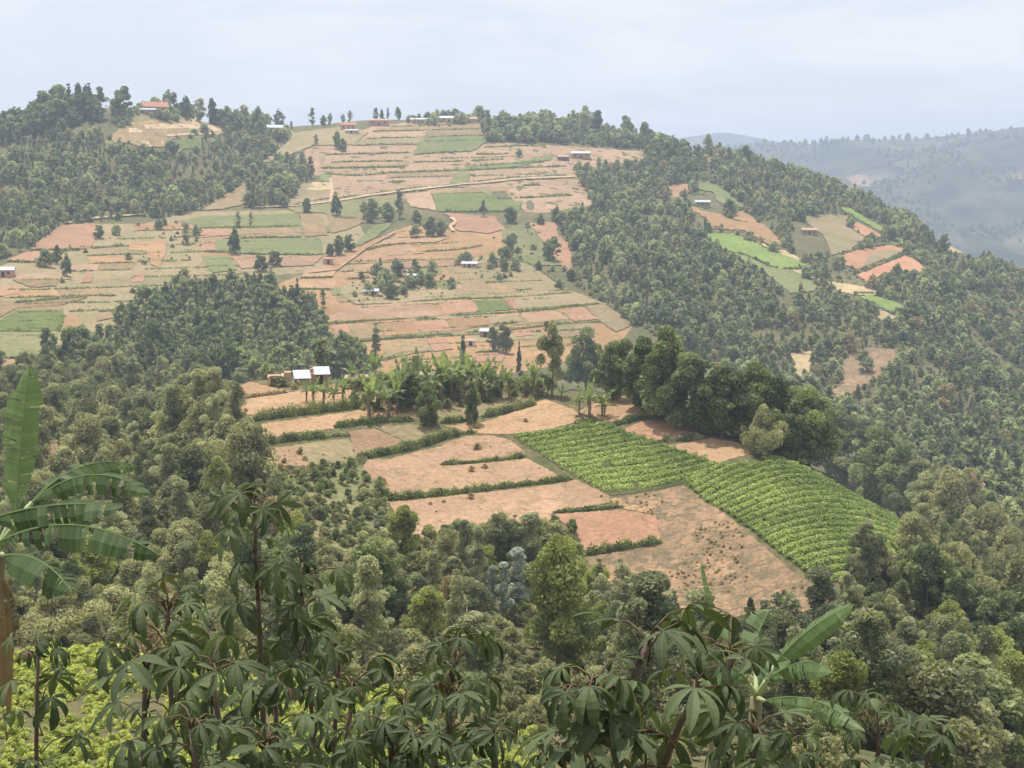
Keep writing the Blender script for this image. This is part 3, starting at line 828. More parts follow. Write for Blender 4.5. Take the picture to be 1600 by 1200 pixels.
def tube(p0, p1, r0, r1, sides=6, bend=0.0, rg=None, seg=3):
    p0, p1 = np.array(p0, float), np.array(p1, float)
    ax = unit(p1 - p0)
    h = np.array([1.0, 0, 0]) if abs(ax[0]) < 0.8 else np.array([0, 1.0, 0])
    t = unit(np.cross(ax, h)); b = np.cross(ax, t)
    off = (rg.normal(size=3) * bend) if rg is not None else np.zeros(3)
    V, F = [], []
    for k in range(seg + 1):
        s = k / seg
        c = p0 + (p1 - p0) * s + off * math.sin(math.pi * s)
        r = r0 + (r1 - r0) * s
        for a in range(sides):
            an = 2 * math.pi * a / sides
            V.append(c + (t * math.cos(an) + b * math.sin(an)) * r)
    for k in range(seg):
        for a in range(sides):
            F.append((k * sides + a, k * sides + (a + 1) % sides, (k + 1) * sides + (a + 1) % sides, (k + 1) * sides + a))
    F.append(tuple(range(sides - 1, -1, -1)))
    F.append(tuple(seg * sides + a for a in range(sides)))
    return V, F

def join(parts):
    V, F = [], []
    for v, f in parts:
        n = len(V)
        V += list(v)
        F += [tuple(i + n for i in q) for q in f]
    return V, F

SHAPES = {  # height, trunk share, crown half width, half width along the height of the crown, clumps, clump radius
    'broad': (9.0, 0.05, 3.7, [0.62, 0.95, 1.0, 0.9, 0.68, 0.3], 58, 0.98),
    'wide':  (7.0, 0.05, 3.9, [0.7, 1.0, 0.95, 0.8, 0.5, 0.25], 40, 1.2),
    'euc':   (12.0, 0.08, 2.5, [0.55, 0.85, 1.0, 0.95, 0.75, 0.35], 44, 0.85),
    'slim':  (11.0, 0.06, 1.35, [0.7, 0.95, 1.0, 0.85, 0.6, 0.25], 36, 0.66),
    'conif': (11.0, 0.07, 2.5, [1.0, 0.92, 0.75, 0.55, 0.34, 0.1], 52, 0.8),
    'grev':  (11.0, 0.10, 3.3, [0.78, 1.0, 0.95, 0.78, 0.55, 0.2], 56, 1.0),
    'shrub': (2.6, 0.05, 1.7, [0.8, 1.0, 0.95, 0.75, 0.5, 0.25], 20, 0.55),
}

def make_tree_meshes(kind, leafmat, seed, dense=1.0, leaf=None, bark=BARK, per=None):
    """(crown mesh, trunk mesh, height) of one tree variant standing at the origin."""
    H, tr, W, prof, nb, br = SHAPES[kind]
    rg = np.random.default_rng(seed)
    z0 = H * tr
    lean = rg.normal(size=2) * 0.25
    blobs = []
    skew = rg.uniform(0.6, 1.3, 8)
    for k in range(int(nb * (0.6 + 0.4 * dense))):
        t = rg.random()**0.9
        an = rg.uniform(0, 2 * math.pi)
        w = np.interp(t, np.linspace(0, 1, len(prof)), prof) * W * skew[int(an / (2 * math.pi) * 8) % 8]
        rr = (w - br * 0.55) * math.sqrt(rg.uniform(0.12, 1.0))
        rr = max(rr, 0)
        z = z0 + br * 0.5 + t * (H - z0 - br * 1.3) * (1 + 0.10 * rg.normal())
        blobs.append((np.array([math.cos(an) * rr + lean[0] * t, math.sin(an) * rr + lean[1] * t, z]), br * rg.choice([0.45, 0.65, 0.85, 1.1, 1.3])))
    q, ti = blob_crown(rg, blobs, per or int(100 * dense), leaf or 0.34)
    crown = quads_mesh('crown', q, leafmat, ti)
    rt = H * 0.016 + 0.04
    parts = [tube((0, 0, -0.4), (lean[0] * 0.6, lean[1] * 0.6, H * 0.82), rt * 1.25, rt * 0.25, 7, 0.15, rg, 5)]
    for c, r in blobs[:: max(1, len(blobs) // 9)]:
        zb = max(z0 * 0.7, c[2] - 0.35 * math.hypot(c[0], c[1]) - 1.0)
        parts.append(tube((lean[0] * zb / H * .6, lean[1] * zb / H * .6, zb), c, rt * 0.45, rt * 0.12, 5, 0.12, rg, 2))
    v, f = join(parts)
    trunk = mesh_from('trunk', v, f, bark, True)
    return crown, trunk, H

TREES = {}
def variants(key, kind, leafmat, n, dense, leaf, bark=BARK, per=None, seed=0):
    TREES[key] = [make_tree_meshes(kind, LM[leafmat], seed + 31 * k + 5, dense, leaf, bark, per) for k in range(n)]
# full detail (near the camera) and light ones (for the woods on the hill)
variants('broad', 'broad', 'broad', 4, 1.0, 0.26, per=190, seed=100)
variants('wide', 'wide', 'shrub', 3, 1.0, 0.25, per=185, seed=200)
variants('euc', 'euc', 'euc', 5, 1.0, 0.23, PALEBARK, per=150, seed=300)
variants('slim', 'slim', 'euc', 3, 1.0, 0.21, PALEBARK, per=130, seed=400)
variants('blue', 'slim', 'blue', 2, 0.9, 0.26, PALEBARK, per=90, seed=500)
variants('conif', 'conif', 'conif', 3, 1.0, 0.32, per=90, seed=600)
variants('light', 'grev', 'light', 2, 1.0, 0.26, per=160, seed=700)
variants('shrub', 'shrub', 'shrub', 4, 1.0, 0.20, per=60, seed=800)
variants('dry', 'wide', 'dry', 2, 0.8, 0.24, per=140, seed=900)
LM['dark'] = leaf_mat('dark_tree_leaves', (0.080, 0.112, 0.048), (0.340, 0.385, 0.175), 0.40, vary=0.32)
variants('dark', 'broad', 'dark', 4, 1.0, 0.26, per=190, seed=150)
variants('dshrub', 'shrub', 'broad', 3, 1.0, 0.20, per=60, seed=1000)
variants('far_euc', 'euc', 'euc', 4, 0.8, 0.75, PALEBARK, per=16, seed=1300)
variants('far_broad', 'broad', 'broad', 3, 0.8, 0.9, per=16, seed=1400)
variants('far_conif', 'conif', 'conif', 3, 0.8, 0.8, per=14, seed=1500)
variants('far_shrub', 'shrub', 'shrub', 3, 0.8, 0.42, per=16, seed=1600)
variants('far_round', 'wide', 'round', 4, 0.8, 0.8, per=18, seed=1800)
variants('lime', 'shrub', 'lime', 3, 1.0, 0.42, per=22, seed=1900)
LM['tuft'] = leaf_mat('dry_tuft_leaves', (0.34, 0.255, 0.155), (0.54, 0.42, 0.26), 0.4, vary=0.3)
variants('tuft', 'shrub', 'tuft', 3, 1.0, 0.40, per=12, seed=1950)
variants('far_dry', 'wide', 'dry', 2, 0.7, 0.8, per=14, seed=2000)
variants('far_slim', 'slim', 'broad', 3, 0.8, 0.7, per=14, seed=1700)

TREE_WORDS = {'dark': ('broadleaf_tree', 'tree'), 'broad': ('broadleaf_tree', 'tree'), 'wide': ('spreading_tree', 'tree'), 'euc': ('eucalyptus_tree', 'tree'), 'slim': ('slender_tree', 'tree'), 'blue': ('blue_gum_tree', 'tree'),
              'conif': ('evergreen_tree', 'tree'), 'light': ('leafy_tree', 'tree'), 'shrub': ('shrub', 'shrub'), 'dry': ('dry_bush', 'bush'), 'dshrub': ('dark_shrub', 'shrub')}

def place_tree(key, pos, h, label, group=None, var=None, wid=1.0, name=None, cat=None):
    key0 = key.replace('far_', '')
    vs_ = TREES[key]
    crown, trunk, H = vs_[(int(abs(pos[0] * 13 + pos[1] * 7)) if var is None else var) % len(vs_)]
    s = h / H
    nm, ct = TREE_WORDS[key0]
    root = link(name or nm, None, loc=(pos[0], pos[1], pos[2] - 0.1), rot=(0, 0, (pos[0] * 3.7 + pos[1] * 1.3) % 6.28), scale=(s * wid, s * wid, s))
    root.empty_display_size = 0.5
    tag(root, label, cat or ct, group)
    link('crown', crown, root)
    link('trunk', trunk, root)
    return root

def tree_px(key, px, py, hpx, label, group=None, **kw):
    """A tree whose foot stands at a picture point; hpx its height there."""
    W = hit([px], [py])[0]
    if np.isnan(W[0]) or np.hypot(W[0], W[1]) > 1750:
        print('tree off ground', px, py, label); return None
    return place_tree(key, W, hpx * np.linalg.norm(W) / FPX, label, group, **kw)

# ------------------------------------------------------------------ woods: positions by even spacing over the ground
gpx, gpy = np.meshgrid(np.arange(2.5, 1600, 5), np.arange(152.5, 1200, 5))
_dep = hit(gpx.ravel(), gpy.ravel())
DEPTH = np.hypot(_dep[:, 0], _dep[:, 1]).reshape(gpx.shape)

def seen(px, py, d, tol=1.07):
    i = np.clip(((py - 150) / 5).astype(int), 0, gpx.shape[0] - 1)
    j = np.clip((px / 5).astype(int), 0, gpx.shape[1] - 1)
    z = DEPTH[i, j]
    return np.isnan(z) | (d < z * tol + 6)

def scatter(poly, d0, d1, spacing, seed, avoid=True, holes=None, jitter_edge=4, thin=None, clear_h=0.0):
    """Ground points at least `spacing` apart inside a picture outline, seen from the camera, off the fields."""
    rg = np.random.default_rng(seed)
    a = np.array(poly)
    az0, az1 = px_to_az(a[:, 0].min() - 20), px_to_az(a[:, 0].max() + 20)
    area = 0.5 * (az1 - az0) * (d1**2 - d0**2)
    n = int(min(400000, area / (spacing**2) * 5))
    d = np.sqrt(rg.uniform(d0**2, d1**2, n))
    az = rg.uniform(az0, az1, n)
    x, y = np.sin(az) * d, np.cos(az) * d
    z = T(x, y)
    px, py, _ = project(np.stack([x, y, z], 1))
    pyt = project(np.stack([x, y, z + clear_h], 1))[1]
    jx, jy = rg.normal(size=n) * jitter_edge * 0.5, rg.normal(size=n) * jitter_edge * 0.5
    ok = in_poly(px + jx, py + jy, poly) & seen(px, py, d)
    if thin is not None:
        ok &= (vnoise(x / thin[0] + seed, y / thin[0]) + 0.5) > thin[1]
    if avoid:
        for p in FIELD_POLYS:
            b = np.array(p)
            if b[:, 0].max() < a[:, 0].min() or b[:, 0].min() > a[:, 0].max() or b[:, 1].max() < a[:, 1].min() or b[:, 1].min() > a[:, 1].max():
                continue
            ok &= ~in_poly(px, py, p)
            if clear_h:
                ok &= ~in_poly(px, pyt, p)
    idx = np.nonzero(ok)[0]
    cell, got = {}, []
    for k in idx:
        c = (int(x[k] // spacing), int(y[k] // spacing))
        bad = False
        for u in (-1, 0, 1):
            for v in (-1, 0, 1):
                for q in cell.get((c[0] + u, c[1] + v), ()):
                    if (x[q] - x[k])**2 + (y[q] - y[k])**2 < spacing**2:
                        bad = True; break
                if bad: break
            if bad: break
        if not bad:
            cell.setdefault(c, []).append(k)
            got.append(k)
    return np.stack([x[got], y[got], z[got]], 1)

_src = {}
def source(key, k):
    """A crown and trunk mesh joined, kept outside the scene, that the woods repeat."""
    if (key, k) not in _src:
        crown, trunk, H = TREES[key][k]
        import bmesh
        bm = bmesh.new()
        bm.from_mesh(crown)
        nf = len(bm.faces)
        bm.from_mesh(trunk)
        bm.faces.ensure_lookup_table()
        for f in bm.faces[nf:]:
            f.material_index = 1
        me_ = bpy.data.meshes.new('tree_' + key)
        bm.to_mesh(me_)
        bm.free()
        me_.materials.append(crown.materials[0])
        me_.materials.append(trunk.materials[0])
        _src[(key, k)] = (bpy.data.objects.new('tree_source', me_), H)
    return _src[(key, k)]

def wood(name, pts, mix, hmean, label, seed, hvar=0.38, cat='wood'):
    """One mass of trees: each point carries a tree of one of the kinds in mix = [(key, weight)]."""
    if len(pts) == 0:
        return None
    rg = np.random.default_rng(seed)
    opts = [(k, v) for k, w in mix for v in range(len(TREES[k]))]
    wts = np.array([w / len(TREES[k]) for k, w in mix for v in range(len(TREES[k]))])
    which = rg.choice(len(opts), len(pts), p=wts / wts.sum())
    Hs = np.array([TREES[k][v][2] for k, v in opts])
    hh = hmean * (1 + hvar * rg.normal(size=len(pts)).clip(-2, 2))
    patch = 1 + 0.7 * vnoise(pts[:, 0] / 30 + seed, pts[:, 1] / 30)
    hsel = np.array([hmean if not k.endswith('shrub') else hmean * 0.3 for k, v in opts])
    sc = hh / hmean * hsel[which] / Hs[which] * patch
    me_ = bpy.data.meshes.new(name)
    me_.from_pydata([(p[0], p[1], p[2] - 0.15) for p in pts], [], [])
    for nm, ty, dat in (('scl', 'FLOAT', sc), ('rz', 'FLOAT', rg.uniform(0, 6.28, len(pts))), ('pick', 'INT', which)):
        at = me_.attributes.new(nm, ty, 'POINT')
        at.data.foreach_set('value', np.asarray(dat, dtype=np.int32 if ty == 'INT' else np.float32))
    ng = bpy.data.node_groups.new(name, 'GeometryNodeTree')
    ng.interface.new_socket('Geometry', in_out='INPUT', socket_type='NodeSocketGeometry')
    ng.interface.new_socket('Geometry', in_out='OUTPUT', socket_type='NodeSocketGeometry')
    N, L = ng.nodes, ng.links
    gi, go, jn = N.new('NodeGroupInput'), N.new('NodeGroupOutput'), N.new('GeometryNodeJoinGeometry')
    def attr(nm, ty):
        a = N.new('GeometryNodeInputNamedAttribute')
        a.data_type = ty
        a.inputs['Name'].default_value = nm
        return a.outputs[0]
    sc_o, rz_o, pk_o = attr('scl', 'FLOAT'), attr('rz', 'FLOAT'), attr('pick', 'INT')
    cx = N.new('ShaderNodeCombineXYZ')
    L.new(rz_o, cx.inputs[2])
    for q, (k, v) in enumerate(opts):
        if not (which == q).any():
            continue
        cmp_ = N.new('FunctionNodeCompare')
        cmp_.data_type = 'INT'
        cmp_.operation = 'EQUAL'
        L.new(pk_o, cmp_.inputs[2])
        cmp_.inputs[3].default_value = q
        oi = N.new('GeometryNodeObjectInfo')
        oi.inputs['Object'].default_value = source(k, v)[0]
        ip = N.new('GeometryNodeInstanceOnPoints')
        L.new(gi.outputs[0], ip.inputs['Points'])
        L.new(cmp_.outputs[0], ip.inputs['Selection'])
        L.new(oi.outputs['Geometry'], ip.inputs['Instance'])
        L.new(cx.outputs[0], ip.inputs['Rotation'])
        L.new(sc_o, ip.inputs['Scale'])
        L.new(ip.outputs[0], jn.inputs[0])
    L.new(jn.outputs[0], go.inputs[0])
    o = link(name, me_)
    o.modifiers.new('trees', 'NODES').node_group = ng
    tag(o, label, cat, kind='stuff')
    return o

# ------------------------------------------------------------------ hedges: leafy strips along a line on the ground
def hedge(frame, pts, height, width, label, group='hedges between the fields', mat='hedge', density=None, leaf=None, name='hedge', cat='hedge', gaps=0.0, lift=0.0):
    px = densify(px_of(frame, pts), 4, False)
    W = hit([a for a, b in px], [b for a, b in px])
    W = W[~np.isnan(W[:, 0])]
    if len(W) < 2:
        print('hedge lost', label, pts); return None
    dist = float(np.median(np.linalg.norm(W, axis=1)))
    W = W[np.abs(np.linalg.norm(W, axis=1) - dist) < dist * 0.35]
    if dist > 500 and len(W) > 8:                        # a line seen at a low angle: smooth the ground position
        k = 5
        pad = np.concatenate([np.repeat(W[:1], k, 0), W, np.repeat(W[-1:], k, 0)])
        W = np.stack([np.convolve(pad[:, c], np.ones(2 * k + 1) / (2 * k + 1), 'valid') for c in range(3)], 1)
    seg = np.linalg.norm(np.diff(W[:, :2], axis=0), axis=1)
    cum = np.concatenate([[0], np.cumsum(seg)])
    Lh = cum[-1]
    leaf = leaf or max(0.22, dist * 0.0009)
    rg = np.random.default_rng(int(abs(W[0, 0] * 10 + W[0, 1])))
    n = int(min(9000, max(60, (density or 2.6) * Lh * (height * 1.4 + width) / (leaf**2 * 0.65))))
    s = rg.uniform(0, Lh, n)
    cx_, cy_ = np.interp(s, cum, W[:, 0]), np.interp(s, cum, W[:, 1])
    t = np.stack([np.interp(s + 1, cum, W[:, 0]) - np.interp(s - 1, cum, W[:, 0]), np.interp(s + 1, cum, W[:, 1]) - np.interp(s - 1, cum, W[:, 1])], 1)
    t = unit(t)
    nrm = np.stack([-t[:, 1], t[:, 0]], 1)
    lump = 0.70 + 0.95 * (vnoise(s / (height * 1.1), np.full(n, 3.3 + W[0, 0])) + 0.25) + 0.6 * vnoise(s / (height * 4.5), np.full(n, 8.1 + W[0, 1]))
    lump = np.clip(lump, 0.12, 1.7)
    end = np.clip(np.minimum(s, Lh - s) / (width * 0.8 + 0.3), 0.35, 1)
    lump *= end
    an = rg.uniform(-0.15, math.pi + 0.15, n)
    rad = 1 - 0.5 * rg.random(n)**2 + 0.22 * rg.normal(size=n)
    off = np.cos(an) * rad * width * 0.5 * np.sqrt(lump)
    up = np.maximum(0.02, np.sin(an) * rad) * height * lump
    keep = np.ones(n, bool)
    if gaps:
        keep = (vnoise(s / (height * 3), np.full(n, 1.7)) + 0.5) > gaps
    x, y = cx_ + nrm[:, 0] * off, cy_ + nrm[:, 1] * off
    C = np.stack([x, y, T(x, y) + up + lift], 1)[keep]
    Nn = unit(np.stack([nrm[:, 0] * np.cos(an), nrm[:, 1] * np.cos(an), np.abs(np.sin(an)) + 0.2], 1)[keep] + 0.6 * rg.normal(size=(keep.sum(), 3)))
    ti = np.clip(0.45 + 0.9 * vnoise(s / 1.3, np.full(n, 5.0))[keep] + 0.18 * rg.normal(size=keep.sum()), 0, 1)
    q = leaf_cards(C, Nn, leaf, rg)
    base = W[len(W) // 2].copy()
    o = link(name, quads_mesh(name, q - base, LM[mat], ti), loc=base)
    tag(o, label, cat, group)
    return o
# ------------------------------------------------------------------ haze: one box of even air round the whole place
def box_mesh(name, x0, x1, y0, y1, z0, z1, mat=None):
    v = [(x, y, z) for z in (z0, z1) for y in (y0, y1) for x in (x0, x1)]
    f = [(0, 2, 3, 1), (4, 5, 7, 6), (0, 1, 5, 4), (2, 6, 7, 3), (0, 4, 6, 2), (1, 3, 7, 5)]
    return mesh_from(name, v, f, mat)
hm, hnt, hout = new_mat('haze_air')
pv = hnt.nodes.new('ShaderNodeVolumePrincipled')
pv.inputs['Color'].default_value = (0.66, 0.79, 1.0, 1)
pv.inputs['Density'].default_value = 0.00021
pv.inputs['Anisotropy'].default_value = 0.0
hnt.links.new(pv.outputs[0], hout.inputs['Volume'])
haze = link('haze', box_mesh('haze', -9200, 9200, -40, 9600, float(ZG.min()) - 2, float(ZG.max()) + 60, hm))
tag(haze, 'pale blue haze lying over the whole valley', kind='stuff')

# ------------------------------------------------------------------ woods on the hill
def P(frame, pts):
    return px_of(frame, pts)

FARMIX = [('far_euc', 0.38), ('far_round', 0.36), ('far_broad', 0.12), ('far_slim', 0.11), ('far_dry', 0.03)]
W_LEFT = P('Z1', [(-20, 400), (100, 370), (480, 360), (640, 415), (830, 435), (1000, 430), (1010, 380), (1340, 352), (1440, 362), (1440, 400), (1350, 480), (1200, 620), (1060, 705), (960, 745),
                  (850, 790), (700, 800), (700, 775), (480, 790), (320, 815), (150, 925), (-20, 985)])
wood('wood', scatter(W_LEFT, 560, 1250, 4.6, 11, thin=(24, 0.2), clear_h=3), FARMIX, 6.0, 'mottled green wood covering the slope of the left hill', 11)
wood('wood', scatter(P('Z1', [(1240, 640), (1330, 560), (1400, 515), (1545, 520), (1552, 580), (1440, 700), (1250, 720)]), 700, 1250, 4.0, 12), [('far_round', 0.4), ('far_euc', 0.6)], 7.5, 'small dark plantation block beside the dirt road on the left', 12)
W_RIGHT = P('P', [(890, 272), (960, 256), (1045, 243), (1100, 238), (1200, 262), (1320, 302), (1420, 352), (1480, 402), (1620, 436), (1620, 850), (1500, 810), (1380, 745), (1250, 660), (1100, 560),
                  (990, 508), (940, 470), (890, 440), (905, 400), (868, 346), (928, 322)])
wood('wood', scatter(W_RIGHT, 300, 1260, 4.5, 13, thin=(24, 0.17), clear_h=3.5), FARMIX, 5.8, 'large mixed wood covering the right flank of the hill', 13)
wood('undergrowth', scatter(W_RIGHT, 300, 1260, 5.0, 14, thin=(22, 0.35)), [('far_shrub', 1.0)], 7.0, 'low bushes between the trees of the right wood', 14)
W_MID = P('P', [(50, 575), (60, 545), (130, 520), (210, 475), (300, 445), (330, 425), (400, 440), (430, 450), (480, 470), (505, 520), (560, 565), (560, 590), (440, 590), (330, 590), (150, 590)])
wood('wood', scatter(W_MID, 360, 760, 4.4, 15, clear_h=3), [('far_euc', 0.5), ('far_broad', 0.35), ('far_slim', 0.15)], 7.5, 'dark green wood in the dip left of the spur', 15)
wood('wood', scatter(P('Z1', [(-20, 325), (100, 285), (250, 235), (400, 200), (480, 215), (495, 300), (400, 305), (200, 365), (-20, 405)]), 900, 1180, 5.5, 16, avoid=False), [('far_conif', 0.35), ('far_broad', 0.65)], 11.0, 'dark evergreen wood on the left hilltop', 16)
wood('wood', scatter(P('H1', [(430, 290), (640, 280), (900, 330), (1100, 400), (1280, 430), (1280, 465), (1000, 470), (880, 440), (820, 350), (600, 330)]), 900, 1260, 6.0, 17, avoid=False), [('far_euc', 0.6), ('far_broad', 0.4)], 10.0, 'grey green trees right of the hilltop house', 17)
wood('wood', scatter(P('Z3', [(-130, 385), (-130, 320), (400, 330), (640, 360), (760, 400), (760, 430), (620, 420), (400, 400), (350, 390)]), 1000, 1400, 3.6, 18, avoid=False), [('far_euc', 0.5), ('far_round', 0.5)], 7.5, 'even plantation along the crest right of the long buildings', 18)
wood('wood', scatter(P('Z3', [(650, 470), (760, 420), (850, 430), (1000, 500), (1000, 520), (700, 520)]), 900, 1400, 7, 19), [('far_broad', 1.0)], 8.0, 'loose trees on the crest above the right wood', 19)
wood('treeline', scatter(P('P', [(1040, 250), (1040, 190), (1620, 180), (1620, 226), (1500, 222), (1350, 228), (1200, 240)]), 4350, 4900, 40, 20, avoid=False, thin=(150, 0.5)), [('far_broad', 1.0)], 12.0, 'bluish trees along the far ridge', 20)
wood('undergrowth', scatter(P('Z1', [(270, 990), (480, 800), (900, 800), (1000, 850), (1000, 1000), (900, 1100), (700, 1150), (300, 1120), (100, 1100)]), 560, 1000, 7.5, 21, avoid=False, thin=(20, 0.62)),
     [('far_shrub', 0.85), ('far_round', 0.15)], 5.5, 'scattered bushes on the left flank of the hill', 21)
wood('undergrowth', scatter(P('P', [(545, 440), (600, 425), (680, 425), (720, 445), (700, 465), (620, 470), (560, 478)]), 500, 900, 4.5, 22, avoid=False, thin=(10, 0.35)), [('far_shrub', 0.8), ('far_round', 0.2)], 5.0, 'garden greenery round the two spur farmhouses', 22)
wood('undergrowth', scatter(P('P', [(715, 405), (790, 395), (812, 430), (790, 445), (740, 430)]), 500, 1000, 4.5, 23, avoid=False, thin=(10, 0.4)), [('far_shrub', 0.7), ('far_round', 0.3)], 5.0, 'garden greenery round the third spur farmhouse', 23)
wood('undergrowth', scatter(P('P', [(775, 375), (840, 350), (880, 400), (905, 450), (880, 455), (820, 420)]), 500, 1100, 6, 24, avoid=False, thin=(14, 0.35)), [('far_shrub', 0.6), ('far_round', 0.4)], 5.0, 'bushes beside the bare gully', 24)

wood('undergrowth', scatter(P('H1', [(0, 300), (120, 285), (640, 300), (660, 350), (380, 370), (60, 410), (-60, 420)]), 900, 1250, 4.5, 27, avoid=False, thin=(12, 0.25)), [('far_shrub', 0.6), ('far_round', 0.4)], 6.5, 'bushes below the hilltop house', 27)
wood('undergrowth', scatter(P('H1', [(-80, 470), (100, 480), (430, 470), (850, 460), (850, 490), (420, 600), (-80, 580)]), 850, 1250, 6, 28, avoid=False, thin=(14, 0.5)), [('far_shrub', 0.8), ('far_round', 0.2)], 5.5, 'bushes on the bare ground of the left hilltop', 28)

wood('forest', scatter(P('P', [(1020, 215), (1100, 205), (1620, 195), (1620, 460), (1500, 420), (1300, 300), (1150, 250)]), 2300, 4850, 22, 26, avoid=False, thin=(210, 0.5)), [('far_broad', 0.7), ('far_round', 0.3)], 9.0, 'bluish woods on the far ridge', 26)
wood('undergrowth', scatter(P('P', [(636, 188), (750, 186), (752, 194), (640, 197)]), 1100, 1400, 5, 29, avoid=False, thin=(14, 0.45)), [('far_shrub', 0.7), ('far_round', 0.3)], 6.0, 'bushes before the long hilltop buildings', 29)
# ------------------------------------------------------------------ near valley: single trees, the farther ones as one wood
def weights_pick(rg, items):
    w = np.array([i[1] for i in items], float)
    return items[rg.choice(len(items), p=w / w.sum())]

rgn = np.random.default_rng(77)
AREAS = [
    # outline, distance range, spacing, [(kind, weight, mean height)], label words, group
    ([(-30, 590), (60, 560), (150, 585), (330, 592), (350, 640), (395, 680), (408, 740), (470, 800), (600, 850), (660, 835), (660, 940), (480, 1085), (330, 1060), (150, 1022), (-30, 1008)], 84, 520, 3.7,
     [('euc', 3, 6.5), ('wide', 3, 4.6), ('broad', 1, 6.0), ('shrub', 2, 2.6), ('dry', 1.2, 3.6), ('light', 0.8, 4.5)],
     {'euc': 'grey green eucalyptus among the trees left of the near spur', 'wide': 'olive spreading tree among the trees left of the near spur', 'broad': 'dark rounded tree among the trees left of the near spur',
      'shrub': 'olive shrub among the trees left of the near spur', 'light': 'light green tree among the trees left of the near spur', 'dry': 'brownish dry bush among the trees left of the near spur'}, 'trees left of the near spur'),
    ([(480, 1085), (560, 890), (660, 840), (700, 832), (800, 795), (880, 800), (920, 900), (990, 950), (1090, 985), (1240, 985), (1290, 960), (1290, 1140), (1150, 1160), (900, 1135), (700, 1115), (560, 1095)], 78, 210, 3.5,
     [('euc', 4, 6.5), ('slim', 1.5, 6.0), ('shrub', 2, 2.4), ('wide', 2, 4.2), ('light', 1.0, 4.6)],
     {'euc': 'olive eucalyptus in the thicket below the pink plots', 'slim': 'narrow eucalyptus in the thicket below the pink plots', 'shrub': 'low shrub in the thicket below the pink plots',
      'wide': 'bushy tree in the thicket below the pink plots', 'light': 'light green tree in the thicket below the pink plots'}, 'trees in the thicket below the pink plots'),
    ([(1240, 705), (1300, 640), (1390, 700), (1500, 745), (1630, 780), (1630, 1215), (1330, 1215), (1280, 1080), (1290, 960), (1345, 915), (1440, 835), (1380, 788), (1310, 752)], 86, 360, 3.7,
     [('wide', 3, 5.0), ('euc', 3, 6.5), ('broad', 2, 6.0), ('light', 1.8, 5.5), ('shrub', 1.5, 2.6)],
     {'wide': 'bushy green tree in the wood right of the crop rows', 'euc': 'eucalyptus in the wood right of the crop rows', 'broad': 'dark rounded tree in the wood right of the crop rows',
      'light': 'yellowish green tree in the wood right of the crop rows', 'shrub': 'low shrub in the wood right of the crop rows'}, 'trees of the wood right of the crop rows'),
]
cand, rest = [], []
for ai, (poly, d0, d1, sp, kinds, words_, grp) in enumerate(AREAS):
    for p in scatter(poly, d0, d1, sp, 40 + ai, jitter_edge=2, clear_h=3.6):
        k = weights_pick(rgn, kinds)
        qx, qy, _ = project(np.array(p))
        if (765 < qx < 955 and qy > 1052) or (760 < qx < 850 and 965 < qy < 1060):      # open ground before the tall light green tree and the blue gums
            k = ('shrub', 1, 1.6)
        cand.append((math.hypot(p[0], p[1]), tuple(p), k[0], k[2] * rgn.uniform(0.6, 1.6), words_[k[0]], grp, ai))
cand.sort(key=lambda c: c[0])
ZONES = [((0, 560, 130, 700), 'behind the upright banana leaf'), ((130, 560, 260, 690), 'left of the small peach plot'), ((260, 560, 430, 690), 'beside the upper left soil plots'), ((0, 700, 160, 830), 'behind the big banana plant'),
         ((160, 690, 300, 830), 'right of the big banana plant'), ((300, 690, 430, 830), 'beside the sapling slope'), ((0, 830, 160, 1250), 'over the lime crop at left'), ((160, 830, 320, 1250), 'above the lime green crop'),
         ((320, 830, 430, 1250), 'behind the tallest cassava'), ((430, 700, 560, 1250), 'below the sapling slope'), ((560, 700, 680, 1250), 'near the dark rounded tree'), ((680, 700, 800, 900), 'at the edge of the pink plot'),
         ((680, 900, 800, 1250), 'left of the tall light green tree'), ((800, 700, 920, 1250), 'around the tall light green tree'), ((920, 700, 1040, 1250), 'below the brown weedy slope'), ((1040, 700, 1180, 1250), 'behind the forked cassava'),
         ((1180, 850, 1330, 1250), 'behind the right banana plant'), ((1330, 600, 1450, 900), 'beside the crop rows'), ((1450, 600, 1700, 780), 'beyond the crop rows'), ((1450, 780, 1700, 900), 'right of the crop rows'),
         ((1330, 900, 1450, 1040), 'below the corner of the crop rows'), ((1450, 900, 1540, 1040), 'in the middle of the right wood'), ((1540, 900, 1700, 1040), 'at the right edge'), ((1330, 1040, 1460, 1250), 'near the brown leafy bush'),
         ((1460, 1040, 1700, 1250), 'in the bottom right corner')]
KINDW = {'euc': 'eucalyptus', 'wide': 'spreading olive tree', 'broad': 'dark rounded tree', 'shrub': 'olive shrub', 'dry': 'brownish dry bush', 'slim': 'narrow eucalyptus', 'light': 'light green tree'}
def zone_label(p, key, h):
    a, b, _ = project(np.array(p))
    z = next((w for (x0, y0, x1, y1), w in ZONES if x0 <= a < x1 and y0 <= b < y1), None)
    size = {'shrub': 2.6}.get(key, 5.6)
    sz = 'short' if h < size * 0.8 else ('tall' if h > size * 1.15 else 'middling')
    return None if z is None else sz + ' ' + KINDW[key] + ' ' + z
print('near valley trees', len(cand))
counts = {}
for c in cand:
    if counts.get('all', 0) < 330:
        counts['all'] = counts.get('all', 0) + 1
        place_tree(c[2], c[1], c[3], zone_label(c[1], c[2], c[3]) or c[4], c[5], wid=rgn.uniform(0.9, 1.35))
    else:
        rest.append(c)
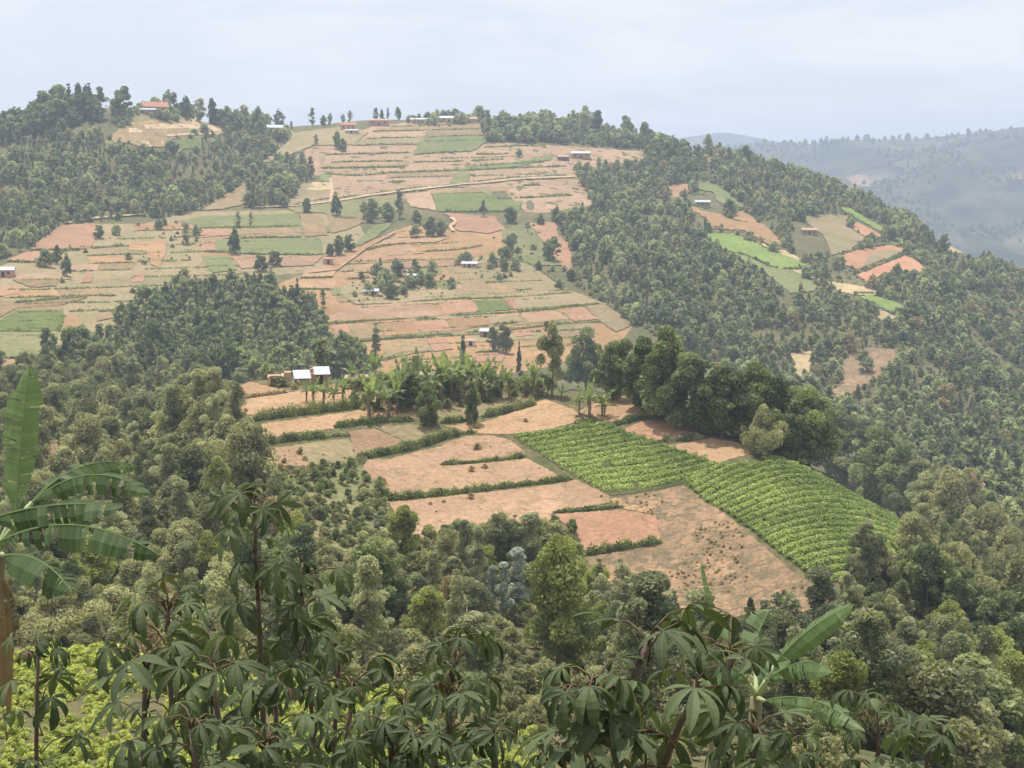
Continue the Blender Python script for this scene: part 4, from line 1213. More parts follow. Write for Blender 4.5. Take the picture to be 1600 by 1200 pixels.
for ai, lab in ((0, 'olive trees and bushes filling the slope left of the near spur'), (1, 'scattered trees below the pink plots'), (2, 'green trees filling the hollow right of the crop rows')):
    pts = np.array([c[1] for c in rest if c[6] == ai])
    if len(pts):
        wood('wood', pts, [('euc', 0.35), ('wide', 0.4), ('broad', 0.15), ('shrub', 0.3)], 5.8, lab, 60 + ai, hvar=0.4)
# bushes that close the ground between the near trees
for ai, (poly, d0, d1, sp, kinds, words_, grp) in enumerate(AREAS):
    wood('undergrowth', scatter(poly, d0, d1, 1.7, 90 + ai, jitter_edge=2, thin=(9, 0.2), clear_h=1.2), [('shrub', 0.8), ('dshrub', 0.2)], 5.6,
         ['low olive bushes under the trees left of the near spur', 'low bushes under the thicket below the pink plots', 'low bushes under the wood right of the crop rows'][ai], 90 + ai)
wood('wood', scatter([(330, 600), (560, 590), (560, 560), (1000, 560), (1300, 640), (1300, 600), (1380, 640), (1620, 760), (1620, 640), (1000, 540), (560, 540), (330, 570)], 270, 520, 6.0, 97, avoid=False),
     [('far_round', 0.6), ('far_euc', 0.4)], 7.0, 'trees in the dip behind the near spur', 97)

# named single trees of the near valley
tree_px('light', 872, 1050, 205, 'tall light green conical tree standing above the thicket', var=0, wid=0.95)
tree_px('dark', 583, 975, 125, 'dark rounded tree in front of the sapling slope', var=1, wid=1.05)
tree_px('light', 345, 800, 85, 'yellowish green rounded tree left of the soil plots', var=1)
tree_px('blue', 808, 960, 105, 'pale blue grey eucalyptus beside the tall light green tree', var=0, wid=1.3)
tree_px('blue', 785, 972, 88, 'shorter blue grey eucalyptus left of its pale neighbour', var=1, wid=1.2)
tree_px('blue', 768, 950, 66, 'small blue grey eucalyptus in the thicket', var=0, wid=1.2)
tree_px('dry', 1362, 1105, 125, 'brown leafy bush right of the banana plant', var=0, wid=0.9)
tree_px('light', 1440, 1180, 150, 'bright olive tree at the bottom of the right wood', var=1, wid=0.9)
tree_px('conif', 975, 985, 90, 'narrow grey green tree right of the tall light green one', var=1, wid=0.5)
tree_px('dry', 700, 960, 65, 'brown topped tree in the thicket', var=1, wid=0.8)
tree_px('dark', 1300, 1195, 95, 'dark leafy tree beside the pale dirt patch', var=2, wid=0.95)
tree_px('blue', 760, 845, 0.1 + 34, 'tiny blue grey sapling on the sapling slope', var=1, wid=1.5) if False else None
THK = 'tall trees at the edge of the thicket'
for k, (px, py, h, key, w) in enumerate([(700, 876, 60, 'euc', 1.4), (728, 884, 78, 'euc', 1.3), (752, 880, 66, 'wide', 0.8), (776, 890, 98, 'euc', 1.3), (802, 886, 82, 'euc', 1.4), (826, 892, 98, 'euc', 1.35), (850, 890, 84, 'wide', 0.7),
                                         (872, 886, 66, 'euc', 1.3), (668, 880, 44, 'euc', 1.0), (905, 925, 70, 'slim', 1.3), (1172, 975, 40, 'dark', 0.6), (1222, 970, 44, 'dark', 0.6)]):
    tree_px(key, px, py, h, ['grey green eucalyptus at the left end of the pink plot edge', 'grey green eucalyptus overlapping the pink plot', 'narrow eucalyptus overlapping the pink plot', 'tall ragged eucalyptus before the pink plots',
            'narrow eucalyptus in the middle of the thicket edge', 'tallest eucalyptus of the thicket edge', 'narrow eucalyptus left of the grassy strip', 'eucalyptus touching the pale pink plot', 'low eucalyptus beside the sapling slope',
            'narrow tree right of the tall light green one', 'small dark tree at the foot of the brown slope', 'second small dark tree at the foot of the brown slope'][k], THK, wid=w)
wood('undergrowth', scatter([(660, 850), (700, 838), (880, 838), (900, 880), (860, 905), (690, 900)], 120, 230, 1.5, 37, avoid=False), [('shrub', 0.7), ('dshrub', 0.3)], 7.0, 'bushes between the trees at the thicket edge', 37)
# dark row along the right edge of the near spur
for k, (px, py, h, key, w) in enumerate([(862, 618, 125, 'euc', 0.75), (915, 612, 92, 'dark', 0.95), (958, 626, 100, 'broad', 0.95), (1003, 642, 108, 'dark', 0.95), (1040, 658, 132, 'dark', 0.9),
                                         (1085, 672, 118, 'broad', 1.0), (1128, 684, 112, 'dark', 1.05), (1178, 694, 118, 'dark', 1.0), (1222, 706, 112, 'broad', 1.05), (1264, 728, 112, 'dark', 1.0),
                                         (1322, 756, 115, 'euc', 1.4), (1376, 786, 118, 'broad', 0.95), (1428, 826, 112, 'euc', 1.3), (1480, 842, 110, 'wide', 0.85)]):
    tree_px(key, px, py, h, ['tall ragged tree right of the banana grove', 'leafy tree behind the small banana clump', 'first big dark tree of the row on the near spur', 'second dark tree of the row, beside the bank',
            'tallest dark tree in the row on the near spur', 'broad dark tree behind the rosy plot', 'dark tree behind the straw coloured plot', 'big dark tree behind the pale tree', 'dark tree at the top corner of the right crop rows',
            'eucalyptus at the upper edge of the right crop rows', 'second eucalyptus along the right crop rows', 'bushy tree along the right crop rows', 'eucalyptus at the lower corner of the crop rows',
            'bushy tree beyond the lower corner of the crop rows'][k], 'dark tree row on the near spur', var=k, wid=w)
for k, (px, py, h, key, w) in enumerate([(1246, 719, 104, 'broad', 1.0), (1294, 743, 106, 'dark', 1.0), (1350, 771, 108, 'euc', 1.5), (1402, 806, 104, 'broad', 0.95), (1446, 836, 100, 'euc', 1.4)]):
    tree_px(key, px, py, h, ['broad tree at the top end of the right crop row edge', 'dark tree midway along the upper edge of the crop rows', 'leafy eucalyptus midway along the crop row edge', 'broad tree near the lower end of the crop row edge',
            'last eucalyptus of the belt beside the crop rows'][k], 'dark tree row on the near spur', var=k + 1, wid=w)
tree_px('wide', 1192, 712, 82, 'pale grey green tree standing at the edge of the crop rows', var=2, wid=0.75)
tree_px('dark', 668, 666, 66, 'dense dark bush tree among the hedges', var=3, wid=0.85, name='bush_tree')
tree_px('dark', 738, 662, 60, 'dark leaning tree with a pale trunk', var=0, wid=0.6)
tree_px('dark', 640, 640, 60, 'leafy tree in the middle of the banana grove', var=1, wid=1.0)
tree_px('broad', 700, 618, 52, 'green tree at the back of the banana grove', var=2, wid=1.0)
tree_px('slim', 586, 585, 72, 'feathery tree behind the banana grove on the left', var=0, wid=1.1)
tree_px('conif', 724, 590, 60, 'dark pointed tree behind the banana grove', var=0, wid=0.6)
tree_px('conif', 811, 592, 55, 'narrow dark tree right of the banana grove', var=2, wid=0.45)
tree_px('broad', 770, 548, 36, 'grey green tree beside the white roofed spur house', var=0, wid=0.8)
tree_px('broad', 790, 552, 46, 'second grey green tree beside the white roofed spur house', var=2, wid=0.7)
tree_px('dark', 240, 560, 55, 'dark lone tree standing above the left wood', var=1, wid=0.9)
tree_px('conif', 465, 500, 60, 'dark pointed tree at the edge of the left dip wood', var=2, wid=0.6)
tree_px('conif', 102, 585, 50, 'dark evergreen at the left edge of the dip wood', var=0, wid=1.0)
# dots on the hill: farm trees
FARM = 'farm trees on the hill'
for (px, py, h, key, w, lab) in [
    (610, 468, 33, 'broad', 0.9, 'dark round tree right of the first spur house'), (672, 450, 25, 'broad', 1.0, 'dark round tree right of the second spur house'), (649, 428, 22, 'broad', 0.9, 'small tree right above the second spur house'),
    (594, 423, 20, 'euc', 1.0, 'lone dark tree on the upper spur'), (787, 425, 24, 'broad', 0.9, 'tree right of the third spur house'), (505, 480, 28, 'euc', 1.0, 'thin tree left of the first spur house'),
    (715, 414, 14, 'shrub', 0.8, 'bush left of the third spur house'), (367, 398, 40, 'dark', 0.55, 'dark tree standing alone on the green terraces'), (290, 382, 34, 'euc', 1.1, 'lone tree on the left flank terraces'),
    (372, 356, 26, 'euc', 1.0, 'slim tree by the road on the left flank'), (392, 354, 22, 'euc', 0.8, 'slim tree next to the one by the road'), (480, 332, 22, 'broad', 0.9, 'dark round tree on the dirt road'),
    (525, 338, 34, 'dark', 0.6, 'dark tree below the bend of the dirt road'), (582, 348, 38, 'broad', 0.8, 'tall dark tree of the roadside clump'), (605, 346, 30, 'broad', 1.0, 'rounded tree of the roadside clump'),
    (625, 342, 42, 'euc', 1.0, 'ragged tree of the roadside clump'), (650, 350, 22, 'broad', 1.0, 'low tree of the roadside clump'), (675, 370, 32, 'broad', 0.9, 'dark tree beside the hut on the spur'),
    (690, 368, 26, 'broad', 1.0, 'tree right of the hut on the spur'), (648, 372, 20, 'shrub', 1.0, 'bush left of the hut on the spur'), (755, 340, 26, 'euc', 1.0, 'tree at the corner of the deep green crop'),
    (800, 348, 26, 'broad', 1.2, 'dark tree right of the deep green crop'), (90, 412, 26, 'dark', 0.7, 'dark tree by the house at the left edge'), (105, 432, 32, 'dark', 0.6, 'tall dark tree right of the left edge house'),
    (155, 372, 20, 'broad', 1.1, 'dark round tree at the corner of the pink slope'), (812, 246, 12, 'shrub', 1.0, 'lone bush on the upper soil terraces'), (527, 232, 26, 'broad', 0.7, 'dark tree left of the top terraces'),
    (535, 236, 20, 'broad', 0.9, 'round tree beside the dark one left of the top terraces'), (494, 225, 16, 'euc', 1.0, 'small tree on the top pasture'), (863, 408, 36, 'broad', 1.0, 'grey tree beside the gully'),
    (795, 398, 32, 'euc', 1.2, 'grey ragged tree right of the spur top'), (530, 398, 28, 'broad', 1.1, 'tree in the hollow left of the spur'), (545, 392, 26, 'broad', 1.0, 'second tree in the hollow left of the spur'),
    (515, 400, 20, 'broad', 1.0, 'third tree in the hollow left of the spur'), (430, 415, 24, 'broad', 1.1, 'tree at the top of the dip wood'), (408, 424, 26, 'broad', 1.1, 'second tree at the top of the dip wood'),
    (570, 344, 32, 'euc', 1.2, 'tree at the left of the roadside clump')]:
    tree_px(key if key in TREES else 'broad', px, py, h, lab, FARM, wid=w)
SKY = 'trees on the skyline'
for (px, py, h, key, w, lab) in [
    (158, 186, 46, 'euc', 1.0, 'tall tree left of the hilltop house, first of two'), (192, 182, 42, 'broad', 1.0, 'broad pale tree just left of the hilltop house'), (178, 184, 26, 'euc', 1.2, 'low tree between the two tall hilltop trees'),
    (130, 186, 40, 'broad', 1.1, 'massive dark tree on the left hilltop'), (112, 190, 32, 'conif', 1.2, 'dark evergreen left of the massive hilltop tree'), (14, 208, 26, 'euc', 1.0, 'ragged tree at the left end of the skyline'),
    (258, 177, 30, 'euc', 1.0, 'tree sticking up behind the hilltop house'), (291, 186, 34, 'dark', 0.6, 'pointed tree right of the hilltop house'), (312, 192, 38, 'euc', 1.3, 'broad pointed tree on the left hilltop'),
    (333, 196, 36, 'dark', 0.7, 'second broad pointed tree on the left hilltop'), (436, 203, 31, 'euc', 1.3, 'lone pointed tree behind the small skyline house'), (455, 202, 13, 'euc', 1.0, 'tiny tree right of the small skyline house'),
    (488, 197, 27, 'euc', 1.0, 'lone slender tree on the open skyline'), (505, 197, 16, 'broad', 0.9, 'round little tree on the open skyline'), (515, 196, 20, 'euc', 1.1, 'small tree right of the round little one'),
    (536, 193, 15, 'euc', 1.0, 'small tree left of the skyline farm'), (546, 192, 20, 'euc', 1.0, 'pointed tree behind the skyline farm'), (587, 190, 22, 'euc', 1.1, 'slender tree right of the skyline farm'),
    (597, 190, 18, 'conif', 1.1, 'pointed tree right of the slender one'), (606, 190, 20, 'euc', 0.7, 'thin tree near the oval skyline tree'), (622, 188, 19, 'broad', 0.75, 'oval tree left of the long buildings'),
    (912, 212, 48, 'euc', 1.1, 'tallest ragged tree on the right crest'), (932, 214, 38, 'broad', 1.0, 'broad tree below the tallest crest tree'), (979, 222, 38, 'broad', 0.95, 'dome shaped tree on the right crest'),
    (1007, 232, 40, 'broad', 0.75, 'round tree right of the dome shaped one'), (955, 222, 26, 'broad', 1.0, 'low tree between the crest trees'), (1108, 246, 38, 'euc', 1.0, 'ragged tree on the crest of the right flank'),
    (1085, 250, 24, 'euc', 1.0, 'dry tree on the crest of the right flank'), (1140, 258, 28, 'euc', 1.0, 'second ragged tree on the crest of the right flank'), (1165, 260, 32, 'broad', 0.8, 'round tree on the crest of the right flank'),
    (1212, 276, 26, 'broad', 0.9, 'lower round tree on the crest of the right flank'), (1475, 392, 26, 'broad', 0.9, 'round tree at the lower end of the right crest')]:
    tree_px(key, px, py, h, lab, SKY, wid=w)
tree_px('dshrub', 1352, 565, 16, 'upper dark bush in the brown clearing', var=0, wid=1.3)
tree_px('dshrub', 1356, 582, 22, 'lower dark bush in the brown clearing', var=1, wid=1.3)
tree_px('dshrub', 437, 604, 16, 'rounded green bush in front of the ruined wall', var=0, wid=1.5)
tree_px('dshrub', 374, 598, 18, 'dark bush left of the ruined wall', var=2, wid=1.3)
tree_px('shrub', 462, 608, 9, 'low yellowish bush beside the brick house', var=1, wid=1.4)
# sapling slope
for p in scatter(P('S2', [(250, 625), (470, 600), (690, 570), (790, 700), (810, 850), (880, 930), (700, 1000), (400, 900), (300, 750)]), 120, 240, 2.3, 71, avoid=False)[:85]:
    place_tree('dshrub' if rgn.random() < 0.8 else 'shrub', p, rgn.uniform(0.9, 2.0), 'small dark sapling on the grassy slope below the hedges', 'saplings on the grassy slope', name='sapling', cat='sapling')
tree_px('blue', 587, 830, 26, 'pale blue sapling on the grassy slope', var=1, wid=1.6)
wood('undergrowth', scatter(P('S2', [(250, 625), (470, 605), (690, 575), (790, 700), (820, 850), (920, 940), (700, 1000), (400, 900), (300, 750)]), 120, 240, 1.3, 72, avoid=False, thin=(6, 0.42)), [('shrub', 0.75), ('dshrub', 0.25)], 3.6, 'rough scrub between the saplings', 72)
# weeds on bare plots
def weeds(poly, d0, d1, sp, seed, thin, h, label, mix=(('shrub', 0.6), ('tuft', 0.4))):
    wood('weeds', scatter(poly, d0, d1, sp, seed, avoid=False, thin=thin), list(mix), h, label, seed, cat='weeds')
weeds(P('S3', [(500, 590), (700, 555), (840, 530), (1000, 620), (1200, 790), (1400, 960), (1540, 1050), (1550, 1170), (1300, 1200), (900, 1120), (600, 1080), (480, 1020), (400, 900), (740, 810), (730, 670)]),
      120, 260, 0.6, 81, (9, 0.62), 0.36, 'dry weeds and tufts on the brown slope', (('tuft', 0.85), ('shrub', 0.15)))
weeds(P('S2', [(700, 560), (960, 510), (1430, 445), (1640, 610), (1900, 730), (1640, 900), (1150, 950), (900, 850), (820, 700)]), 120, 300, 2.2, 82, (5, 0.62), 0.8, 'scattered weeds on the pink plots')
weeds(P('S2', [(190, 485), (420, 475), (430, 580), (240, 610)]), 120, 300, 1.5, 83, (4, 0.45), 1.0, 'weeds on the small left plot')
weeds(P('S3', [(580, 1020), (820, 1020), (1000, 1080), (1000, 1150), (700, 1160), (560, 1090)]), 120, 260, 1.0, 84, (4, 0.25), 1.2, 'green weeds at the foot of the brown slope', (('shrub', 0.8), ('light', 0.2)))

weeds(P('S2', [(60, 250), (420, 200), (700, 190), (950, 200), (950, 320), (560, 350), (180, 430), (150, 370)]), 200, 300, 2.2, 85, (5, 0.66), 0.7, 'sparse weeds on the peach plots before the brick house')
weeds(P('S2', [(1110, 375), (1480, 300), (1600, 245), (1790, 345), (1440, 410)]), 200, 300, 2.0, 86, (5, 0.62), 0.7, 'sparse weeds on the peach plot above the crop rows')
weeds(P('S2', [(350, 470), (620, 440), (680, 560), (470, 600)]), 150, 300, 1.2, 87, (4, 0.4), 0.6, 'rough tufts on the grassy left plot')

wood('undergrowth', scatter([(1215, 702), (1300, 735), (1440, 822), (1450, 800), (1320, 715), (1230, 690)], 170, 290, 1.6, 98, avoid=False), [('dshrub', 1.0)], 6.5, 'dark bushes under the trees along the right crop rows', 98)
wood('undergrowth', scatter([(985, 632), (1215, 702), (1230, 690), (1010, 622)], 200, 290, 1.8, 99, avoid=False), [('dshrub', 1.0)], 5.5, 'dark bushes under the tree row on the near spur', 99)
# ------------------------------------------------------------------ hedges on the near spur
NG = 'hedges on the near spur'
hedge('S2', [(140, 345), (300, 322), (500, 298), (640, 280), (745, 262)], 1.23, 1.27, 'long bushy green hedge in front of the brick house', NG)
hedge('S2', [(190, 462), (350, 440), (525, 425)], 1.15, 1.27, 'bushy hedge above the small left plot', NG)
hedge('S2', [(525, 425), (580, 418), (630, 420)], 0.6, 0.9, 'low brownish end of the hedge above the small left plot', NG, mat='shrub')
hedge('S2', [(552, 378), (640, 368), (700, 358), (800, 350), (950, 345)], 1.07, 1.02, 'hedge running up to the dense dark bush tree', NG)
hedge('S2', [(1085, 355), (1150, 350), (1215, 345)], 0.9, 1.0, 'short hedge behind the leaning tree', NG)
hedge('S2', [(675, 532), (800, 512), (950, 482), (1020, 458), (1100, 430), (1190, 410)], 1.23, 1.27, 'curved green hedge through the middle plots', NG)
hedge('S2', [(1190, 410), (1265, 402)], 0.7, 1.0, 'thin end of the curved hedge', NG)
hedge('S2', [(1290, 328), (1400, 306), (1480, 285), (1560, 262)], 1.15, 1.02, 'leafy hedge above the peach plot by the crop rows', NG)
hedge('S2', [(1080, 565), (1250, 553), (1400, 540), (1515, 522)], 0.7, 0.8, 'thin hedge across the pink plot', NG, gaps=0.15)
hedge('S2', [(800, 742), (1000, 722), (1250, 697), (1450, 672), (1600, 655), (1740, 637)], 0.9, 1.0, 'long thin hedge across the lower pink plots', NG, gaps=0.1)
hedge('S2', [(800, 700), (830, 745)], 1.0, 1.0, 'shrubby corner of the long thin hedge', NG)
hedge('S3', [(205, 645), (350, 633), (450, 625), (555, 615)], 0.5, 0.8, 'grassy strip above the pale pink plot', NG, gaps=0.2)
hedge('S3', [(360, 855), (500, 833), (620, 815), (745, 795)], 1.0, 1.0, 'short green hedge below the pale pink plot', NG)
hedge('S3', [(480, 215), (560, 195), (680, 165)], 1.0, 1.2, 'shaded grassy bank right of the small banana clump', NG)
hedge('S3', [(720, 290), (850, 280), (960, 262)], 0.8, 1.2, 'grassy bank between rosy and straw plots', NG, mat='shrub')
hedge('S2', [(30, 240), (180, 222), (330, 202)], 0.5, 0.9, 'low dry bank below the small peach plot', NG, mat='dry')
hedge('P', [(405, 728), (470, 735), (560, 725), (568, 710)], 0.5, 1.5, 'rough grassy edge above the sapling slope', NG, mat='shrub', gaps=0.2)
# ------------------------------------------------------------------ terrace strips on the hill
def strips(frame, lines, h, w, label, group, mat='hedge', gaps=0.12):
    for ln in lines:
        hedge(frame, ln, h, w, label, group, mat=mat, gaps=gaps, name='terrace_hedge', density=1.5)
strips('H2', [[(560, 322), (760, 310), (1000, 295), (1250, 282)], [(410, 362), (620, 355), (870, 347)], [(880, 345), (1130, 335), (1360, 332)], [(370, 412), (600, 405), (800, 402)], [(870, 408), (1060, 392), (1400, 386)],
              [(830, 440), (1100, 432), (1400, 425)], [(260, 468), (560, 460), (820, 455)], [(0, 548), (260, 540), (500, 535), (790, 525)], [(780, 545), (1000, 525), (1270, 515)], [(1270, 540), (1420, 545), (1600, 532)],
              [(1330, 485), (1600, 472), (1900, 470)], [(60, 610), (300, 602), (720, 598)], [(1230, 595), (1560, 582)], [(740, 608), (1000, 605), (1230, 595)]],
       1.0, 1.5, 'thin green strip between the top terraces', 'terrace strips on the upper hill')
strips('H2', [[(0, 660), (320, 655), (740, 648)], [(0, 700), (130, 712), (320, 720), (560, 700), (740, 688), (1170, 678), (1600, 655), (2080, 640)], [(1180, 655), (1560, 628), (1900, 600)], [(570, 772), (710, 768)]],
       1.3, 2.0, 'dark green strip across the long upper terraces', 'terrace strips above the dirt road')
strips('H2', [[(-250, 965), (0, 925), (240, 900), (560, 858), (800, 826), (1170, 798), (1450, 752), (1600, 742), (2090, 715)], [(650, 870), (930, 845)]], 1.2, 1.6, 'green verge along the dirt road', 'verges of the dirt road')
strips('Z2', [[(905, 742), (1100, 740), (1310, 738)], [(1320, 672), (1450, 665), (1600, 655)], [(380, 775), (520, 775)], [(1330, 610), (1420, 605)]], 1.3, 2.0, 'dark hedge edging the plots below the dirt road', 'hedges below the dirt road')
strips('Z1', [[(130, 940), (280, 936), (415, 932)], [(20, 992), (150, 994), (270, 996)], [(980, 822), (1250, 820), (1500, 815)], [(1090, 877), (1300, 873), (1520, 870)], [(1005, 940), (1200, 950), (1400, 956), (1610, 960)],
              [(800, 1102), (940, 1096), (1065, 1096)], [(440, 930), (640, 905)], [(300, 810), (450, 795)]],
       1.2, 1.8, 'dark green strip between terraces of the left flank', 'terrace strips on the left flank')
strips('Z5', [[(50, 242), (180, 230), (300, 217), (450, 208)], [(480, 202), (600, 198)], [(480, 283), (640, 270)], [(0, 380), (290, 380)], [(0, 516), (165, 510)], [(320, 300), (290, 380)]],
       1.0, 1.5, 'thin green strip between the lowest left terraces', 'terrace strips at the left edge')
strips('Z6', [[(600, 82), (760, 70), (955, 70)], [(540, 138), (640, 108), (770, 96)], [(830, 138), (1000, 132), (1150, 108)], [(470, 192), (620, 186), (870, 180)], [(490, 248), (600, 243)], [(200, 272), (400, 268)], [(160, 328), (400, 330)]],
       0.9, 1.3, 'green strip between the upper terraces of the spur', 'terrace strips on the upper spur')
strips('Z6', [[(760, 392), (1000, 378), (1330, 368), (1480, 355), (1600, 345)], [(950, 462), (1200, 450), (1420, 432), (1600, 412), (1740, 402)], [(280, 508), (480, 492), (770, 476)], [(780, 478), (930, 476)],
              [(500, 592), (640, 578), (850, 562), (1000, 552)], [(1030, 548), (1350, 524), (1500, 502), (1740, 490)], [(1120, 298), (1320, 292), (1450, 286)], [(1290, 340), (1390, 328)], [(1080, 645), (1250, 638)], [(1170, 505), (1330, 495)],
              [(600, 690), (720, 660)], [(1560, 335), (1440, 250), (1330, 180)]],
       1.0, 1.5, 'green hedge strip between the lower plots of the spur', 'hedge strips on the lower spur')
strips('Z4', [[(750, 882), (850, 848), (930, 820), (1015, 780)], [(700, 792), (820, 752), (940, 744)], [(810, 715), (890, 712)], [(760, 990), (860, 990)], [(880, 1065), (1010, 1112)]], 1.3, 1.8, 'dark hedge edging the red soil plots', 'hedges round the red plots')
strips('M2', [[(280, 600), (480, 715), (620, 722), (880, 835)], [(960, 860), (1190, 850)], [(330, 495), (470, 488)], [(510, 425), (720, 455)], [(680, 565), (840, 600), (980, 660)], [(60, 270), (200, 290), (360, 340)], [(100, 185), (330, 200)]],
       1.1, 1.6, 'dark strip edging the right flank plots', 'hedges on the right flank')

for ln, lab, grp in STRIPS:
    hedge('P', ln, 0.7, 1.0, lab, grp, mat='hedge', gaps=0.25, name='terrace_hedge', density=1.0)
# ------------------------------------------------------------------ crop rows
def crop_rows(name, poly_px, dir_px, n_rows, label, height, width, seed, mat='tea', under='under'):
    W = hit([a for a, b in densify(poly_px, 12, True)], [b for a, b in densify(poly_px, 12, True)])
    W = W[~np.isnan(W[:, 0])]
    md = np.median(np.hypot(W[:, 0], W[:, 1]))
    W = W[np.hypot(W[:, 0], W[:, 1]) < md * 1.22]
    e = hit([dir_px[0][0], dir_px[1][0]], [dir_px[0][1], dir_px[1][1]])
    u = unit(e[1, :2] - e[0, :2])
    v = np.array([-u[1], u[0]])
    S, Q = W[:, :2] @ u, W[:, :2] @ v
    lo, hi = Q.min(), Q.max()
    base = W.mean(0)
    root = link(name, None, loc=base)
    tag(root, label, 'crop field', 'crop rows on the near spur')
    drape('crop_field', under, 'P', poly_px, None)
    rg = np.random.default_rng(seed)
    sp = (hi - lo) / n_rows
    print(name, 'row spacing', round(sp, 2), 'm')
    for r in range(n_rows):
        q = lo + (r + 0.5) * sp
        xs = []
        for k in range(len(W)):
            a, b = (S[k], Q[k]), (S[(k + 1) % len(W)], Q[(k + 1) % len(W)])
            if (a[1] > q) != (b[1] > q):
                xs.append(a[0] + (b[0] - a[0]) * (q - a[1]) / (b[1] - a[1]))
        xs.sort()
        quads, tints = [], []
        for s0, s1 in zip(xs[::2], xs[1::2]):
            L_ = s1 - s0
            if L_ < 1.2:
                continue
            n = int(L_ * 135)
            s = rg.uniform(s0, s1, n)
            wob = 0.14 * vnoise(s / 6.0, np.full(n, r * 3.1 + seed))
            lump = 0.9 + 0.32 * vnoise(s / 0.9, np.full(n, r * 7.7)) + 0.35 * vnoise(s / 5, np.full(n, r * 1.7))
            keep = (vnoise(s / 1.3, np.full(n, r * 5.3 + 2)) + 0.5) > 0.07
            lump = np.clip(lump, 0.35, 1.4)
            an = rg.uniform(-0.1, math.pi + 0.1, n)
            rad = 1 - 0.4 * rg.random(n)**2
            off = q + wob + np.cos(an) * rad * width * 0.5 * lump**0.5
            xy = s[:, None] * u[None] + off[:, None] * v[None]
            z = T(xy[:, 0], xy[:, 1]) + 0.05 + np.maximum(0.02, np.sin(an) * rad) * height * lump
            C = np.stack([xy[:, 0], xy[:, 1], z], 1) - base
            Nn = unit(np.stack([v[0] * np.cos(an), v[1] * np.cos(an), np.abs(np.sin(an)) + 0.3], 1) + 0.5 * rg.normal(size=(n, 3)))
            patch = 0.8 * (vnoise(xy[:, 0] / 9 + 3, xy[:, 1] / 9 + seed) + 0.08)
            ti = np.clip(0.5 + patch + 0.35 * vnoise(s / 0.9, np.full(n, r * 2.9)) + 0.12 * rg.normal(size=n), 0, 1)
            link('row', quads_mesh('row', leaf_cards(C, Nn, 0.19, rg)[keep], LM[mat], ti[keep]), root)
TEA1 = [(801, 682), (878, 671), (915, 657), (944, 663), (1000, 682), (1044, 699), (1097, 716), (1124, 728), (1084, 758), (1066, 756), (1019, 768), (953, 775), (890, 740)]
TEA2 = [(1078, 762), (1070, 752), (1100, 736), (1118, 729), (1150, 724), (1185, 727), (1203, 714), (1240, 725), (1275, 741), (1319, 767), (1375, 795), (1428, 833), (1390, 869), (1337, 906), (1300, 911), (1265, 900), (1219, 866), (1172, 828), (1137, 803), (1100, 784)]
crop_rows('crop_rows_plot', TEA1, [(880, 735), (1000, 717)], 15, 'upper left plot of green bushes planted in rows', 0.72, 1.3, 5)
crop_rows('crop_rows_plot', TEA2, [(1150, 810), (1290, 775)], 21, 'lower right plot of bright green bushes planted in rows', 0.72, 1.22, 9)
wood('crop_bushes', scatter([(-20, 1004), (70, 1000), (170, 1018), (330, 1055), (560, 1088), (700, 1112), (830, 1150), (830, 1215), (-20, 1215)], 44, 92, 0.62, 31, avoid=False, thin=(2.2, 0.27)), [('lime', 1.0)], 0.72,
     'bright lime green crop bushes on the slope below the cassava', 31, cat='crop')
wood('undergrowth', scatter([(700, 1100), (1100, 1120), (1330, 1150), (1330, 1215), (700, 1215)], 40, 90, 1.6, 32, thin=(6, 0.3)), [('shrub', 1.0)], 4.0, 'weedy bushes on the slope below the bananas on the right', 32)
# ------------------------------------------------------------------ houses
BRICK = plain_mat('brick_wall', (0.30, 0.18, 0.115), (0.42, 0.27, 0.175), 5, 0.95, 0.4)
ADOBE = plain_mat('earth_wall', (0.42, 0.28, 0.17), (0.54, 0.38, 0.24), 3, 0.95, 0.4)
PINKW = plain_mat('pink_wall', (0.46, 0.25, 0.18), (0.56, 0.33, 0.24), 3, 0.95, 0.3)
SHEET = plain_mat('metal_roof', (0.36, 0.41, 0.47), (0.52, 0.57, 0.64), 0.9, 0.5, 0.2, 0.0)
RUST = plain_mat('rusty_roof', (0.33, 0.20, 0.15), (0.48, 0.34, 0.27), 2.0, 0.7, 0.3)
TILE = plain_mat('clay_roof', (0.36, 0.17, 0.10), (0.46, 0.24, 0.15), 3.0, 0.85, 0.4)
DARK = plain_mat('dark_opening', (0.02, 0.017, 0.014), (0.05, 0.04, 0.032), 5, 0.8, 0.1)
WOOD = plain_mat('weathered_timber', (0.10, 0.07, 0.045), (0.19, 0.14, 0.10), 8, 0.9, 0.4)
YEL = plain_mat('yellow_wall', (0.62, 0.52, 0.30), (0.72, 0.62, 0.40), 3, 0.9, 0.2)

def bx(x0, x1, y0, y1, z0, z1):
    v = [(x, y, z) for z in (z0, z1) for y in (y0, y1) for x in (x0, x1)]
    return v, [(0, 2, 3, 1), (4, 5, 7, 6), (0, 1, 5, 4), (2, 6, 7, 3), (0, 4, 6, 2), (1, 3, 7, 5)]

def gable_roof(w, d, z0, rise, over=0.35, th=0.08, cx=0.0, cy=0.0):
    """Two sloping sheets meeting in a ridge along x."""
    out = []
    for s in (-1, 1):
        ye, ze = cy + s * (d / 2 + over), z0 - rise * over / (d / 2)
        v = [(cx - w / 2 - over, ye, ze), (cx + w / 2 + over, ye, ze), (cx + w / 2 + over, cy, z0 + rise), (cx - w / 2 - over, cy, z0 + rise)]
        v = v + [(a, b, c + th) for a, b, c in v]
        out.append((v, [(3, 2, 1, 0), (4, 5, 6, 7), (0, 1, 5, 4), (1, 2, 6, 5), (2, 3, 7, 6), (3, 0, 4, 7)]))
    return out

